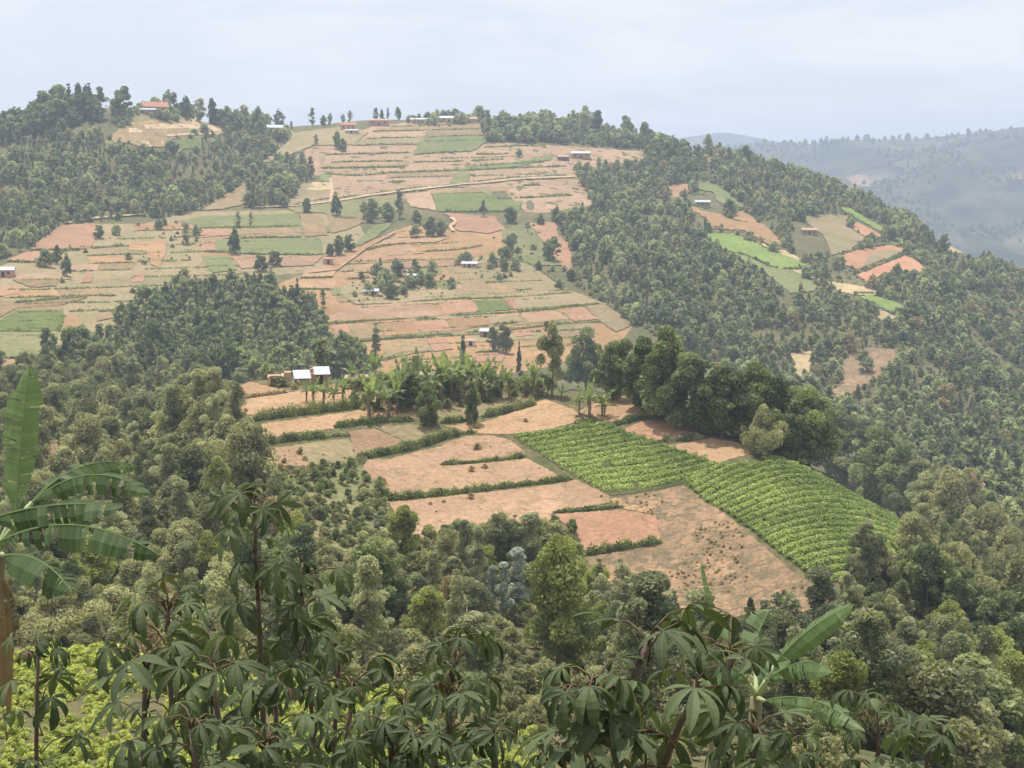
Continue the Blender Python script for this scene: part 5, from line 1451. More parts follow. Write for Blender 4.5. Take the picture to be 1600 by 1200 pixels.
def shed_roof(x0, x1, y0, y1, z_front, z_back, over=0.3, th=0.08):
    v = [(x0 - over, y0 - over, z_front), (x1 + over, y0 - over, z_front), (x1 + over, y1 + over, z_back), (x0 - over, y1 + over, z_back)]
    v = v + [(a, b, c + th) for a, b, c in v]
    return [(v, [(3, 2, 1, 0), (4, 5, 6, 7), (0, 1, 5, 4), (1, 2, 6, 5), (2, 3, 7, 6), (3, 0, 4, 7)])]

def gable_walls(w, d, h, rise):
    v = [(-w / 2, -d / 2, -0.8), (w / 2, -d / 2, -0.8), (w / 2, d / 2, -0.8), (-w / 2, d / 2, -0.8), (-w / 2, -d / 2, h), (w / 2, -d / 2, h), (w / 2, d / 2, h), (-w / 2, d / 2, h), (-w / 2, 0, h + rise), (w / 2, 0, h + rise)]
    return v, [(3, 2, 1, 0), (0, 1, 5, 4), (2, 3, 7, 6), (1, 2, 6, 9, 5), (3, 0, 4, 8, 7), (4, 5, 9, 8), (6, 7, 8, 9)]

def house(px, py, w, d, h, rise, yaw, wall, roof, label, name='house', door=0.0, windows=(-0.3, 0.3), cat='house', group=None, chimney=False):
    """A small gabled house, long side to the front; door and windows sit in the front wall."""
    W = hit([px], [py])[0]
    if np.isnan(W[0]):
        print('house off ground', label); return None
    root = link(name, None, loc=(W[0], W[1], W[2]), rot=(0, 0, yaw))
    tag(root, label, cat, group)
    link('wall', mesh_from('wall', *gable_walls(w, d, h, rise), wall), root)
    r = link('roof', mesh_from('roof', *join(gable_roof(w, d, h + 0.04, rise)), roof), root)
    if chimney:
        link('chimney', mesh_from('chimney', *bx(w * 0.1, w * 0.1 + 0.9, -0.4, 0.4, h + rise * 0.6, h + rise + 1.4), wall), r)
    if door is not None:
        dr = link('door', mesh_from('door', *bx(door * w - 0.55, door * w + 0.55, -d / 2 - 0.06, -d / 2 + 0.1, 0, min(2.1, h * 0.85)), DARK), root)
        link('frame', mesh_from('frame', *join([bx(door * w + s * 0.62 - 0.07, door * w + s * 0.62 + 0.07, -d / 2 - 0.1, -d / 2 + 0.1, 0, min(2.2, h * 0.9)) for s in (-1, 1)]), WOOD), dr)
    for x in windows:
        wn_ = link('window', mesh_from('window', *bx(x * w - 0.45, x * w + 0.45, -d / 2 - 0.05, -d / 2 + 0.1, h * 0.4, h * 0.75), DARK), root)
        link('sill', mesh_from('sill', *bx(x * w - 0.55, x * w + 0.55, -d / 2 - 0.14, -d / 2 + 0.1, h * 0.4 - 0.12, h * 0.4 - 0.01), WOOD), wn_)
    return root

# the brick house on the near spur: two shed roofs with a stepped brick wall between
W0 = hit([488], [600])[0]
hb = link('brick_house', None, loc=W0, rot=(0, 0, R(14)), scale=0.8)
tag(hb, 'brick house with two pale metal roofs beside the peach plots', 'house')
def wedge(x0, x1, y0, y1, zf, zb, z0=-0.8):
    v = [(x0, y0, z0), (x1, y0, z0), (x1, y1, z0), (x0, y1, z0), (x0, y0, zf), (x1, y0, zf), (x1, y1, zb), (x0, y1, zb)]
    return v, [(3, 2, 1, 0), (4, 5, 6, 7), (0, 1, 5, 4), (1, 2, 6, 5), (2, 3, 7, 6), (3, 0, 4, 7)]
link('wall', mesh_from('wall', *join([wedge(-4.0, -0.35, -1.6, 1.6, 1.6, 2.9)]), BRICK), hb)
link('wall', mesh_from('wall', *join([wedge(0.35, 3.9, -0.2, 2.8, 2.2, 3.4)]), BRICK), hb)
link('step_wall', mesh_from('step_wall', *join([bx(-0.35, 0.35, -1.7, 0.0, -0.8, 2.6), bx(-0.348, 0.348, 0.0, 2.0, -0.8, 3.5), bx(-0.346, 0.346, 2.0, 2.9, -0.8, 3.9)]), BRICK), hb)
link('roof', mesh_from('roof', *join(shed_roof(-4.0, -0.7, -1.6, 1.6, 1.55, 3.05)), SHEET), hb)
link('roof', mesh_from('roof', *join(shed_roof(0.7, 3.9, -0.2, 2.8, 2.15, 3.55)), SHEET), hb)
dd_ = link('door', mesh_from('door', *bx(1.4, 2.4, -0.27, -0.1, 0.0, 2.0), DARK), hb)
link('frame', mesh_from('frame', *join([bx(1.28, 1.4, -0.3, -0.1, 0, 2.1), bx(2.4, 2.52, -0.3, -0.1, 0, 2.1)]), WOOD), dd_)
link('window', mesh_from('window', *bx(-2.6, -1.8, -1.66, -1.5, 0.9, 1.6), DARK), hb)
# ruined earth building left of it
W1 = hit([436], [602])[0]
ru = link('ruined_house', None, loc=W1, rot=(0, 0, R(6)), scale=0.7)
tag(ru, 'roofless earth walled ruin with a dark timber beam', 'ruin')
link('pier', mesh_from('pier', *wedge(-2.9, -2.0, -1.0, 1.6, 2.2, 2.7), ADOBE), ru)
link('pier', mesh_from('pier', *wedge(0.55, 1.3, -1.0, 1.8, 2.3, 3.0), ADOBE), ru)
link('wall', mesh_from('wall', *wedge(-2.0, 0.55, 0.9, 1.5, 1.7, 1.8), ADOBE), ru)
link('wall', mesh_from('wall', *wedge(1.3, 3.2, 0.4, 1.3, 3.3, 3.6), ADOBE), ru)
link('beam', mesh_from('beam', *bx(-2.6, 0.9, -0.9, -0.6, 2.25, 2.45), WOOD), ru)
link('roof', mesh_from('roof', *join(shed_roof(-2.0, 0.4, -0.4, 1.4, 2.5, 2.65, 0.1)), RUST), ru)
# farms on the spur and the hill
house(580, 462, 7.0, 4.5, 2.4, 0.9, R(4), ADOBE, SHEET, 'spur farmhouse with a white roof left of a dark round tree', door=0.1)
house(649, 437, 7.5, 4.5, 2.2, 0.8, R(-3), ADOBE, SHEET, 'spur farmhouse with a flat white roof under a small tree')
house(734, 418, 8.0, 4.5, 2.2, 0.9, R(-5), ADOBE, SHEET, 'third spur farmhouse with a white roof amid garden greenery')
house(760, 526, 5.0, 4.0, 2.6, 0.9, R(-15), BRICK, SHEET, 'white roofed house above the banana grove', windows=(0.3,))
house(735, 540, 4.0, 3.0, 2.2, 0.8, R(5), YEL, RUST, 'yellow walled hut above the banana grove', windows=())
house(671, 358, 6.0, 4.0, 2.0, 0.7, R(0), WOOD, SHEET, 'small grey roofed hut among trees on the spur top', name='hut', cat='hut', windows=())
house(908, 247, 14.0, 7.0, 3.6, 1.4, R(-4), BRICK, SHEET, 'white roofed house with bushes on the right upper terraces')
house(880, 250, 8.0, 5.0, 2.4, 1.2, R(6), WOOD, RUST, 'dark shed left of the white roofed upper house', name='shed', cat='shed', windows=())
house(432, 208, 15.0, 9.0, 4.2, 2.2, R(18), PINKW, SHEET, 'pink walled house with a white roof on the skyline')
house(242, 177, 19.0, 11.0, 4.6, 3.8, R(24), BRICK, TILE, 'large red roofed brick house on the left hilltop', chimney=True)
house(223, 178, 19.0, 7.0, 3.0, 1.0, R(10), BRICK, SHEET, 'low white roofed building in front of the red roofed house')
house(544, 203, 12.0, 7.0, 4.0, 1.8, R(8), PINKW, TILE, 'brown roofed skyline farmhouse left of the top terraces')
house(550, 209, 10.0, 5.0, 2.6, 0.9, R(-4), ADOBE, SHEET, 'low white roofed shed below the skyline farmhouse', name='shed', cat='shed', windows=())
house(592, 196, 16.0, 6.0, 4.0, 1.4, R(4), BRICK, RUST, 'rusty roofed skyline farm right of the brown roofed one')
house(660, 193, 20.0, 8.0, 3.2, 1.3, R(3), ADOBE, SHEET, 'left one of the long pale roofed buildings on the hilltop', windows=(-0.35, -0.15, 0.2, 0.38))
house(703, 191, 24.0, 8.0, 3.4, 1.8, R(-7), ADOBE, SHEET, 'middle one of the long pale roofed buildings on the hilltop', windows=(-0.38, -0.2, 0.2, 0.38))
house(732, 192, 13.0, 8.0, 3.2, 1.8, R(14), ADOBE, RUST, 'right one of the long buildings, with a brownish roof')
house(1098, 322, 10.0, 5.5, 2.8, 1.1, R(-8), BRICK, SHEET, 'small brick house with a white roof on the right flank')
house(1264, 366, 10.0, 6.0, 2.8, 1.2, R(-4), BRICK, RUST, 'rusty roofed house among trees on the right flank')
house(6, 432, 9.0, 6.0, 3.0, 1.2, R(14), PINKW, SHEET, 'pink walled house at the left edge', windows=(0.25,))
house(42, 221, 7.0, 5.0, 3.0, 1.0, R(0), ADOBE, SHEET, 'tiny white hut at the foot of the left hilltop wood', name='hut', cat='hut', windows=())
house(513, 412, 5.0, 4.0, 2.6, 0.8, R(10), PINKW, TILE, 'little red hut in the hollow left of the spur', name='hut', cat='hut', windows=())
house(668, 598, 4.5, 3.6, 2.3, 0.8, R(-10), ADOBE, SHEET, 'white roofed hut half hidden in the banana grove', name='hut', cat='hut', windows=())
house(558, 606, 3.6, 3.0, 2.0, 0.4, R(0), WOOD, RUST, 'dark timber shed left of the banana grove', name='shed', cat='shed', windows=())
# ------------------------------------------------------------------ banana plants
STEM = plain_mat('banana_stem', (0.13, 0.125, 0.065), (0.26, 0.22, 0.12), 2.5, 0.75, 0.3)
RIB = plain_mat('leaf_midrib', (0.30, 0.36, 0.16), (0.38, 0.44, 0.22), 6, 0.5, 0.1)

def banana_leaf(P0, P1, P2, width, strips_, rg, up=(0, 0, 1), torn=0.5, fold=0.25, tone=0.5):
    """A long blade along a curved rib, its halves torn into strips that droop on their own."""
    P0, P1, P2, up = (np.array(p, float) for p in (P0, P1, P2, up))
    n = strips_
    s = np.linspace(0, 1, n + 1)
    C = (1 - s)[:, None]**2 * P0 + 2 * ((1 - s) * s)[:, None] * P1 + (s**2)[:, None] * P2
    tg = unit(np.gradient(C, axis=0))
    side = unit(np.cross(tg, up))
    nn = np.cross(side, tg)
    prof = np.interp(s, [0, 0.06, 0.16, 0.45, 0.75, 0.92, 1.0], [0.04, 0.30, 0.80, 1.0, 0.86, 0.45, 0.02]) * width * 0.5
    quads, tints = [], []
    for sg in (-1, 1):
        droop = fold
        for k in range(n):
            gap = 0.0
            if rg.random() < 0.35 * torn:
                droop = fold + rg.uniform(-0.15, 1.0) * torn
                gap = rg.uniform(0.3, 0.9) * min(1.0, torn * 1.4)
            a0, a1 = k, k + 1
            c0, c1 = C[a0] + (C[a1] - C[a0]) * gap, C[a1]
            w0, w1 = prof[a0], prof[a1]
            d = unit(side[a0] * sg * math.cos(droop) - nn[a0] * math.sin(droop) + tg[a0] * 0.28)
            d2 = unit(side[a0] * sg * math.cos(droop + 0.35) - nn[a0] * math.sin(droop + 0.35) + tg[a0] * 0.28)
            w0 *= rg.uniform(1 - 0.12 * torn, 1); w1 *= rg.uniform(1 - 0.12 * torn, 1)
            m0, m1 = c0 + d * w0 * 0.55, c1 + d * w1 * 0.55
            e0, e1 = m0 + d2 * w0 * 0.45, m1 + d2 * w1 * 0.45
            quads += [[c0, c1, m1, m0], [m0, m1, e1, e0]]
            t = tone + rg.normal() * 0.10
            tints += [t, t + 0.03]
    w = width * 0.022
    for k in range(n):
        r0, r1 = w * (1.3 - s[k]), w * (1.3 - s[k + 1])
        a, b = C[k], C[k + 1]
        for (i0, j0), (i1, j1) in (((-1, 0), (0, -1.2)), ((0, -1.2), (1, 0)), ((1, 0), (0, 0.7)), ((0, 0.7), (-1, 0))):
            quads.append([a + side[k] * r0 * i0 + nn[k] * r0 * j0, a + side[k] * r0 * i1 + nn[k] * r0 * j1,
                          b + side[k] * r1 * i1 + nn[k] * r1 * j1, b + side[k] * r1 * i0 + nn[k] * r1 * j0])
            tints.append(1.0)
    return np.array(quads), np.clip(np.array(tints), 0, 1)

def leaf_shape(seed, L, wd, e0, e1, torn, n=11, tone=0.5):
    rg = np.random.default_rng(seed)
    P0 = np.zeros(3)
    P1 = np.array([math.cos(e0) * L * 0.55, 0, math.sin(e0) * L * 0.55])
    P2 = P1 + np.array([math.cos(e1) * L * 0.5, 0, math.sin(e1) * L * 0.5])
    q, t = banana_leaf(P0, P1, P2, wd, n, rg, torn=torn, tone=tone)
    return quads_mesh('leaf', q, LM['banana'], t)

BLEAF = [leaf_shape(10 + k, rgn.uniform(1.7, 2.3), rgn.uniform(0.5, 0.65), R(e0), R(e1), 0.9, 10, 0.55) for k, (e0, e1) in enumerate([(75, 30), (60, -5), (50, -30), (62, -45), (35, -50), (80, 50)])]
DEADLEAF = quads_mesh('leaf', *(lambda r: (r[0], LM['dead'], r[1]))(banana_leaf((0, 0, 0), (0.35, 0, 0.1), (0.35, 0, -1.3), 0.35, 8, np.random.default_rng(5), torn=1.0)))
def stem_mesh(h, r, seed):
    rg = np.random.default_rng(seed)
    v, f = tube((0, 0, -0.3), (rg.normal() * 0.08, rg.normal() * 0.08, h), r, r * 0.55, 8, 0.04, rg, 4)
    return mesh_from('stem', v, f, STEM, True)
BSTEM = [stem_mesh(2.0, 0.16, 1), stem_mesh(2.0, 0.18, 2)]

def banana_px(px, py, hpx, label, seed, group='banana plants on the near spur', n=12, dead=True):
    W = hit([px], [py])[0]
    if np.isnan(W[0]):
        print('banana lost', px, py); return
    rg = np.random.default_rng(seed)
    h = hpx * np.linalg.norm(W) / FPX
    s = h / 3.6
    root = link('banana_plant', None, loc=(W[0], W[1], W[2]), rot=(0, 0, rg.uniform(0, 6.28)), scale=s)
    tag(root, label, 'banana plant', group)
    link('stem', BSTEM[seed % 2], root)
    for k in range(n):
        link('leaf', BLEAF[int(rg.integers(0, 6))], root, loc=(0, 0, 1.75 + rg.uniform(-0.25, 0.1)), rot=(0, rg.uniform(-0.12, 0.12), k * 2.4 + rg.uniform(-0.3, 0.3)), scale=rg.uniform(0.9, 1.35))
    if dead:
        for k in range(2):
            link('leaf', DEADLEAF, root, loc=(0, 0, 1.75), rot=(0, 0, rg.uniform(0, 6.28)), scale=0.8)['label'] = 'dead brown hanging leaf'
wood('undergrowth', scatter([(545, 596), (840, 596), (845, 622), (760, 632), (600, 648), (560, 640)], 215, 300, 1.8, 36, avoid=False, thin=(6, 0.35)), [('shrub', 0.6), ('dshrub', 0.4)], 5.5, 'leafy bushes under the banana grove', 36)
GROVE = [(490, 632, 44), (506, 633, 40), (522, 634, 38), (537, 630, 42), (479, 628, 34), (578, 652, 66), (592, 640, 58), (606, 652, 62), (620, 646, 60), (566, 628, 60), (630, 634, 66), (650, 626, 70), (672, 632, 66),
         (690, 630, 70), (706, 624, 66), (720, 626, 72), (736, 622, 66), (752, 624, 60), (768, 622, 58), (784, 622, 52), (796, 624, 50), (612, 624, 62), (640, 612, 56), (664, 608, 52), (700, 606, 58), (728, 606, 60), (834, 620, 56), (822, 618, 40), (856, 618, 30),
         (400, 592, 46), (388, 594, 34), (416, 592, 38), (480, 592, 40), (584, 602, 50), (550, 606, 40)]
for k, (px, py, h) in enumerate(GROVE):
    lab = ('banana plant in the small clump before the brick house' if k < 5 else 'banana plant in the dense grove on the near spur' if k < 26 else
           'ragged banana plant right of the grove' if k < 29 else 'banana plant left of the ruined wall' if k < 32 else 'banana plant behind the brick house' if k == 32 else 'banana plant at the left end of the grove')
    banana_px(px, py, h, lab, 200 + k)
banana_px(920, 652, 56, 'largest banana plant of the small clump above the crop rows', 301)
banana_px(905, 648, 36, 'short banana plant left in the clump above the crop rows', 302)
banana_px(940, 650, 42, 'thin banana plant right in the clump above the crop rows', 303)
banana_px(945, 652, 34, 'smallest banana plant of the clump above the crop rows', 304)
banana_px(878, 626, 24, 'lone small banana plant on the peach plot', 305)

# near banana plants: leaves given by the points they pass through
def pt(px, py, d):
    return rays([px], [py])[0] * d

LM['banana_near'] = leaf_mat('dark_banana_leaves', (0.045, 0.080, 0.030), (0.20, 0.29, 0.115), 0.32, vary=0.03, rough=0.5)
def near_banana(name, foot, crown, leaves, label, r, extra=None):
    f = np.array([foot[0], foot[1], float(T(foot[0], foot[1])) - 0.2])
    c = np.array(crown)
    root = link('banana_plant', None, loc=f)
    tag(root, label, 'banana plant')
    rg = np.random.default_rng(len(leaves) + 3)
    v, fc = tube(np.zeros(3), c - f, r, r * 0.6, 12, 0.03, rg, 8)
    link('stem', mesh_from('stem', v, fc, STEM, True), root)
    for k, (a, b, d_, wd, torn, up, tone) in enumerate(leaves):
        q, t = banana_leaf(np.array(a) - f, np.array(b) - f, np.array(d_) - f, wd, 52, np.random.default_rng(50 + k), up=up, torn=torn, tone=tone)
        link('leaf', quads_mesh('leaf', q, LM['banana_near'], t), root)
        vv, ff = tube(c - f + (np.array(a) - c) * 0.0, np.array(a) - f, 0.03, 0.018, 6, 0.0, rg, 3)
        link('leaf_stalk', mesh_from('leaf_stalk', vv, ff, RIB, True), root)
    for k, (a, b, d_, wd) in enumerate(extra or []):
        q, t = banana_leaf(np.array(a) - f, np.array(b) - f, np.array(d_) - f, wd, 16, np.random.default_rng(80 + k), torn=1.0)
        link('leaf', quads_mesh('leaf', q, LM['dead'], t), root)['label'] = 'dead brown hanging leaf'
    return root

c1 = pt(-5, 860, 11.0)
near_banana('left', (c1[0] - 0.75, c1[1] + 0.05), c1, [
    (pt(25, 800, 11.0), pt(30, 690, 11.05), pt(46, 572, 11.2), 0.34, 0.5, (0.25, -1, 0.25), 0.75),
    (pt(50, 785, 10.9), pt(140, 705, 10.7), pt(236, 772, 10.4), 0.36, 0.6, (0.0, -0.25, 1), 0.15),
    (pt(45, 790, 11.3), pt(120, 700, 11.6), pt(216, 728, 11.9), 0.36, 0.7, (0.0, -0.5, 1), 0.25),
    (pt(-20, 812, 10.8), pt(80, 776, 10.6), pt(192, 792, 10.3), 0.42, 0.7, (0, -0.3, 1), 0.12),
    (pt(0, 845, 10.7), pt(120, 785, 10.4), pt(250, 868, 9.9), 0.44, 0.8, (0, -0.3, 1), 0.15),
    (pt(5, 868, 10.6), pt(65, 855, 10.3), pt(112, 925, 10.0), 0.46, 0.7, (0.1, -0.5, 1), 0.15),
    (pt(-10, 850, 10.6), pt(-60, 760, 10.3), pt(-150, 800, 10.0), 0.46, 0.4, (0, -0.2, 1), 0.4),
    (pt(-5, 860, 11.4), pt(-40, 700, 11.9), pt(-90, 640, 12.4), 0.46, 0.3, (0, 0.4, 1), 0.5)],
    'big banana plant with an upright leaf at the left edge', 0.13,
    [(pt(-2, 900, 10.8), pt(12, 920, 10.6), pt(10, 1160, 10.7), 0.14), (pt(0, 890, 10.9), pt(28, 930, 10.7), pt(30, 1010, 10.8), 0.10)])
c2 = pt(1182, 1090, 14.0)
near_banana('right', (c2[0], c2[1] + 0.05), c2, [
    (pt(1212, 1036, 14.0), pt(1262, 975, 13.8), pt(1334, 944, 13.6), 0.36, 0.25, (0.1, -0.5, 1), 0.55),
    (pt(1180, 1040, 14.2), pt(1176, 990, 14.4), pt(1204, 952, 14.6), 0.36, 0.8, (0.5, -0.6, 0.6), 0.5),
    (pt(1195, 1066, 13.8), pt(1260, 1010, 13.6), pt(1300, 1052, 13.3), 0.40, 0.7, (0, -0.4, 1), 0.45),
    (pt(1195, 1095, 13.7), pt(1270, 1070, 13.4), pt(1352, 1142, 13.0), 0.34, 0.8, (0, -0.35, 1), 0.45),
    (pt(1172, 1070, 13.8), pt(1130, 1010, 13.6), pt(1108, 1075, 13.3), 0.40, 0.5, (0, -0.4, 1), 0.4),
    (pt(1182, 1075, 14.3), pt(1200, 1010, 14.9), pt(1240, 1010, 15.6), 0.40, 0.5, (0, 0.4, 1), 0.5)],
    'banana plant with a raised striped leaf right of the forked cassava', 0.10)
c3 = pt(1118, 985, 13.0)
near_banana('shoot', (c3[0], c3[1]), c3, [
    (pt(1118, 975, 13.0), pt(1112, 930, 13.0), pt(1096, 878, 13.05), 0.12, 0.3, (0.8, -0.6, 0.2), 0.6),
    (pt(1120, 985, 13.0), pt(1126, 960, 13.0), pt(1140, 1000, 12.8), 0.16, 0.4, (0, -0.5, 1), 0.5)], 'thin young banana shoot in front of the brown slope', 0.035)
# ------------------------------------------------------------------ cassava in the foreground
LM['cassava'] = leaf_mat('cassava_leaves', (0.034, 0.052, 0.026), (0.145, 0.185, 0.085), 0.25, vary=0.30, rough=0.6, spec=0.18)
LM['cassava_old'] = leaf_mat('yellow_cassava_leaves', (0.30, 0.21, 0.04), (0.44, 0.32, 0.08), 0.35, vary=0.1, rough=0.5)
LM['cassava_young'] = leaf_mat('bronze_cassava_leaves', (0.10, 0.062, 0.042), (0.18, 0.12, 0.075), 0.25, vary=0.1, rough=0.45)
CSTEM = plain_mat('cassava_stem', (0.085, 0.058, 0.045), (0.17, 0.125, 0.10), 9, 0.8, 0.4)
PETI = plain_mat('cassava_petiole', (0.075, 0.045, 0.03), (0.14, 0.10, 0.05), 7, 0.6, 0.1)

def cassava_blade(seed, droop, lobes=7, mat='cassava'):
    """Palmate leaf of unit size: lobes radiate from the stalk's end, folded along their ribs and hanging."""
    rg = np.random.default_rng(seed)
    quads, tints = [], []
    angs = np.linspace(-1, 1, lobes) * R(118 if lobes > 5 else 95) + rg.normal(size=lobes) * 0.06
    for k, a in enumerate(angs):
        t = abs(k - (lobes - 1) / 2) / ((lobes - 1) / 2)
        L = (1.0 - 0.42 * t**1.6) * rg.uniform(0.9, 1.08)
        wd = 0.112 * L * rg.uniform(0.9, 1.15) + 0.01
        dr = droop * rg.uniform(0.75, 1.25)
        s = np.linspace(0, 1, 8)
        ang = -0.12 + dr * 1.5 * s
        ds = L / 7
        r = np.concatenate([[0], np.cumsum(np.cos(ang[1:]) * ds)])
        z = -np.concatenate([[0], np.cumsum(np.sin(ang[1:]) * ds)])
        curl = rg.normal() * 0.12
        dirx = np.stack([np.cos(a + curl * s), np.sin(a + curl * s)], 1)
        C = np.stack([dirx[:, 0] * r, dirx[:, 1] * r, z], 1)
        sd = np.stack([-dirx[:, 1], dirx[:, 0], np.zeros(8)], 1)
        prof = wd * np.interp(s, [0, 0.12, 0.35, 0.58, 0.8, 0.93, 1], [0.12, 0.34, 0.78, 1.0, 0.72, 0.34, 0.0])
        nz = np.stack([-dirx[:, 0] * np.sin(-ang), -dirx[:, 1] * np.sin(-ang), np.cos(ang)], 1)
        lift = 0.30
        tone = 0.5 + rg.normal() * 0.08
        for sg in (-1, 1):
            e = C + sd * sg * prof[:, None] + nz * (prof * lift)[:, None]
            for q in range(7):
                quads.append([C[q], C[q + 1], e[q + 1], e[q]] if sg > 0 else [C[q], e[q], e[q + 1], C[q + 1]])
                tints.append(tone + 0.05 * sg)
        wr = 0.008
        for q in range(7):
            quads.append([C[q] - sd[q] * wr + nz[q] * 0.004, C[q + 1] - sd[q] * wr * 0.5 + nz[q] * 0.004, C[q + 1] + sd[q] * wr * 0.5 + nz[q] * 0.004, C[q] + sd[q] * wr + nz[q] * 0.004])
            tints.append(1.0)
    return quads_mesh('leaf', np.array(quads), LM[mat], np.clip(np.array(tints), 0, 1), smooth=True)

BLADES = [cassava_blade(20 + k, d, lo) for k, (d, lo) in enumerate([(0.5, 7), (0.8, 7), (1.0, 7), (1.2, 7), (0.75, 5), (1.1, 5), (0.6, 6), (1.3, 7)])]
YBLADES = [cassava_blade(60 + k, d, 6, 'cassava_young') for k, d in enumerate([0.9, 1.1])]
OBLADES = [cassava_blade(70 + k, d, 5, 'cassava_old') for k, d in enumerate([0.9, 1.1])]
_pv, _pf = tube((0, 0, 0), (1, 0, 0), 0.012, 0.008, 5, 0.0, None, 3)
_pv = [(v[0], v[1], v[2] + 0.10 * math.sin(math.pi * v[0])) for v in _pv]
PETIOLE = mesh_from('petiole', _pv, _pf, PETI, True)

def cassava(px, top_py, d, label, seed, leaf=0.19, n=18, forks=(), spread=0.75, old=1, lean=(0, 0), start=0.35, name='cassava_plant'):
    """A plant whose tip shows at a picture point at distance d; forks: side tips (px, py, d)."""
    rg = np.random.default_rng(seed)
    tip = pt(px, top_py, d)
    fx, fy = tip[0] + lean[0], tip[1] + lean[1]
    foot = np.array([fx, fy, float(T(fx, fy))])
    root = link(name, None, loc=foot)
    tag(root, label, 'cassava', 'cassava plants in the foreground')
    tips = [tip] + [pt(*f) for f in forks]
    H = tip[2] - foot[2]
    parts, stems = [], []
    if forks:
        node = foot + (tip - foot) * 0.45
        parts.append(tube(np.array([0, 0, -0.15]), node - foot, 0.022, 0.018, 7, 0.02, rg, 5))
        for t_ in tips:
            parts.append(tube(node - foot, t_ - foot, 0.017, 0.009, 7, 0.03, rg, 6))
            stems.append((node, t_, 0.3))
    else:
        parts.append(tube(np.array([0, 0, -0.15]), tip - foot, 0.020, 0.009, 7, 0.04, rg, 8))
        stems.append((foot, tip, start))
    v, f = join(parts)
    link('stem', mesh_from('stem', v, f, CSTEM, True), root)
    for si, (a, b, st) in enumerate(stems):
        m = int(n / len(stems))
        for k in range(m + (3 if forks else 5)):
            t = st + (1 - st) * ((k + 0.5) / m)**0.8 if k < m else 0.985
            p = a + (b - a) * t
            az = k * 2.4 + rg.uniform(-0.4, 0.4) + seed
            el = np.interp(t, [st, 1], [-0.1, 0.9]) + rg.normal() * 0.25
            el = rg.uniform(0.2, 0.7) if k >= m else el
            L = leaf * np.interp(t, [st, 0.8, 1.0], [1.0, 1.05, 0.7]) * rg.uniform(0.8, 1.15)
            L = leaf * rg.uniform(0.65, 0.95) if k >= m else L
            L = leaf * 0.35 if k == m + 4 else L
            pl = L * rg.uniform(1.0, 1.5) * spread
            young, ol = (k == m + 4), (k < old and si == 0)
            mesh = YBLADES[k % 2] if young else (OBLADES[k % 2] if ol else BLADES[int(rg.integers(0, len(BLADES)))])
            end = p + np.array([math.cos(az) * math.cos(el), math.sin(az) * math.cos(el), math.sin(el)]) * pl
            lf = link('leaf', mesh, root, loc=end - foot, rot=(rg.normal() * 0.4, R(8) + rg.uniform(-0.3, 0.7), az + rg.normal() * 0.3), scale=L)
            if ol:
                lf.scale = (L * 0.55,) * 3
                lf['label'] = 'yellow old leaf'
            M = lf.rotation_euler.to_matrix().to_4x4()
            M = Matrix.Translation(Vector(end - foot)) @ M @ Matrix.Scale(L * (0.55 if ol else 1.0), 4)
            pe = link('petiole', PETIOLE, lf)
            ang = Euler((0, -el, az)).to_matrix().to_4x4()
            want = Matrix.Translation(Vector(p - foot)) @ ang @ Matrix.Diagonal((pl, 0.35, 0.35, 1)).to_4x4()
            pe.matrix_local = M.inverted() @ want
    return root

cassava(396, 785, 6.6, 'tallest cassava plant, its tip above the valley trees', 1, leaf=0.21, n=22, old=2, start=0.40)
cassava(262, 945, 6.0, 'cassava plant left of the tallest one', 2, leaf=0.20, n=22, start=0.35)
cassava(330, 1045, 5.0, 'cassava with a broad drooping leaf below the tallest one', 3, leaf=0.17, n=14)
cassava(228, 1035, 5.2, 'cassava hanging over the lime green crop', 4, leaf=0.20, n=16)
cassava(60, 1010, 8.0, 'cassava under the big banana plant', 5, leaf=0.20, n=14)
cassava(470, 905, 7.0, 'cassava just right of the tallest one', 6, leaf=0.20, n=20, old=2)
cassava(430, 1075, 5.4, 'low cassava in front of the tallest one', 7, leaf=0.17, n=14)
cassava(552, 1075, 5.5, 'cassava with a dark purple stem', 8, leaf=0.17, n=16, start=0.4)
cassava(632, 1100, 6.2, 'small cassava right of the purple stemmed one', 9, leaf=0.19, n=14)
cassava(712, 1005, 7.5, 'cassava with a drooping bronze top in the middle', 10, leaf=0.20, n=20, old=2)
cassava(700, 1080, 5.8, 'low leafy cassava in the middle', 11, leaf=0.18, n=16)
cassava(905, 1085, 4.2, 'cassava reaching left with big pale leaves', 13, leaf=0.18, n=10, lean=(0.25, 0.1))
cassava(1012, 1005, 4.3, 'forked cassava with the large dark drooping leaf', 14, leaf=0.20, n=9, forks=((930, 1075, 4.2), (1085, 1085, 4.1)), spread=0.8, old=0)
cassava(1140, 1020, 5.0, 'cassava with long leaves before the right banana plant', 15, leaf=0.19, n=9)
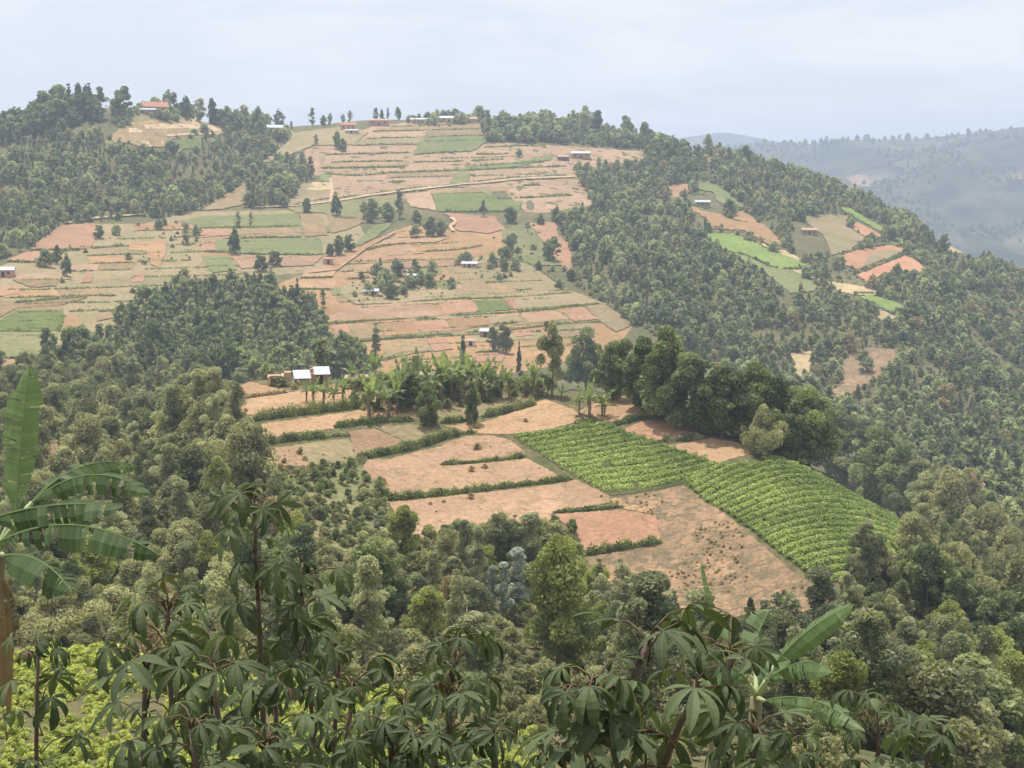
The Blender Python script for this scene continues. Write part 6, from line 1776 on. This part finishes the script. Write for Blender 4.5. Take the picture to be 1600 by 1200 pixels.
cassava(1180, 1150, 4.8, 'low cassava in front of the right banana plant', 16, leaf=0.17, n=16)
cassava(1370, 1110, 8.0, 'cassava with light green leaves right of the banana plant', 17, leaf=0.20, n=14)
cassava(1450, 1145, 7.5, 'cassava at the bottom right', 18, leaf=0.18, n=16)
cassava(610, 1150, 4.4, 'short cassava at the bottom edge, left of the middle', 21, leaf=0.15, n=16)
cassava(300, 1140, 4.4, 'short cassava at the bottom edge below the broad leaf', 23, leaf=0.15, n=16)


cassava(640, 1160, 4.4, 'small leaved cassava at the bottom edge under the purple stem', 31, leaf=0.125, n=18)
cassava(770, 1150, 4.8, 'small leaved cassava at the bottom edge in the middle', 32, leaf=0.13, n=18)
cassava(880, 1175, 4.5, 'small leaved cassava at the bottom edge left of the fork', 33, leaf=0.125, n=16)
cassava(420, 1165, 4.5, 'small leaved cassava at the bottom edge under the tallest', 34, leaf=0.13, n=16)
cassava(530, 1010, 7.6, 'slender cassava behind the purple stemmed one', 35, leaf=0.16, n=18)
cassava(1230, 1170, 5.5, 'small leaved cassava under the right banana leaves', 36, leaf=0.13, n=14)

# ------------------------------------------------------------------ look-alikes: say which one, counted along the picture
bpy.context.view_layer.update()
ORD = ['first', 'second', 'third', 'fourth', 'fifth', 'sixth', 'seventh', 'eighth', 'ninth', 'tenth', 'eleventh', 'twelfth', 'thirteenth', 'fourteenth', 'fifteenth', 'sixteenth', 'seventeenth', 'eighteenth',
       'nineteenth', 'twentieth', 'twenty-first', 'twenty-second', 'twenty-third', 'twenty-fourth', 'twenty-fifth']
_by = {}
for o in COL.objects:
    if o.parent is None and o.get('category') and o.get('label') and o.get('kind') is None:
        _by.setdefault(o['label'], []).append(o)
for lab, obs in _by.items():
    if 1 < len(obs) <= len(ORD):
        rows = obs[0].name.startswith('terrace_hedge')
        pos = [project(np.array(o.matrix_world.translation)) for o in obs]
        order = sorted(range(len(obs)), key=lambda k: pos[k][1 if rows else 0])
        for n_, k in enumerate(order):
            obs[k]['label'] = lab + ', ' + ORD[n_] + (' from the top' if rows else ' from the left')
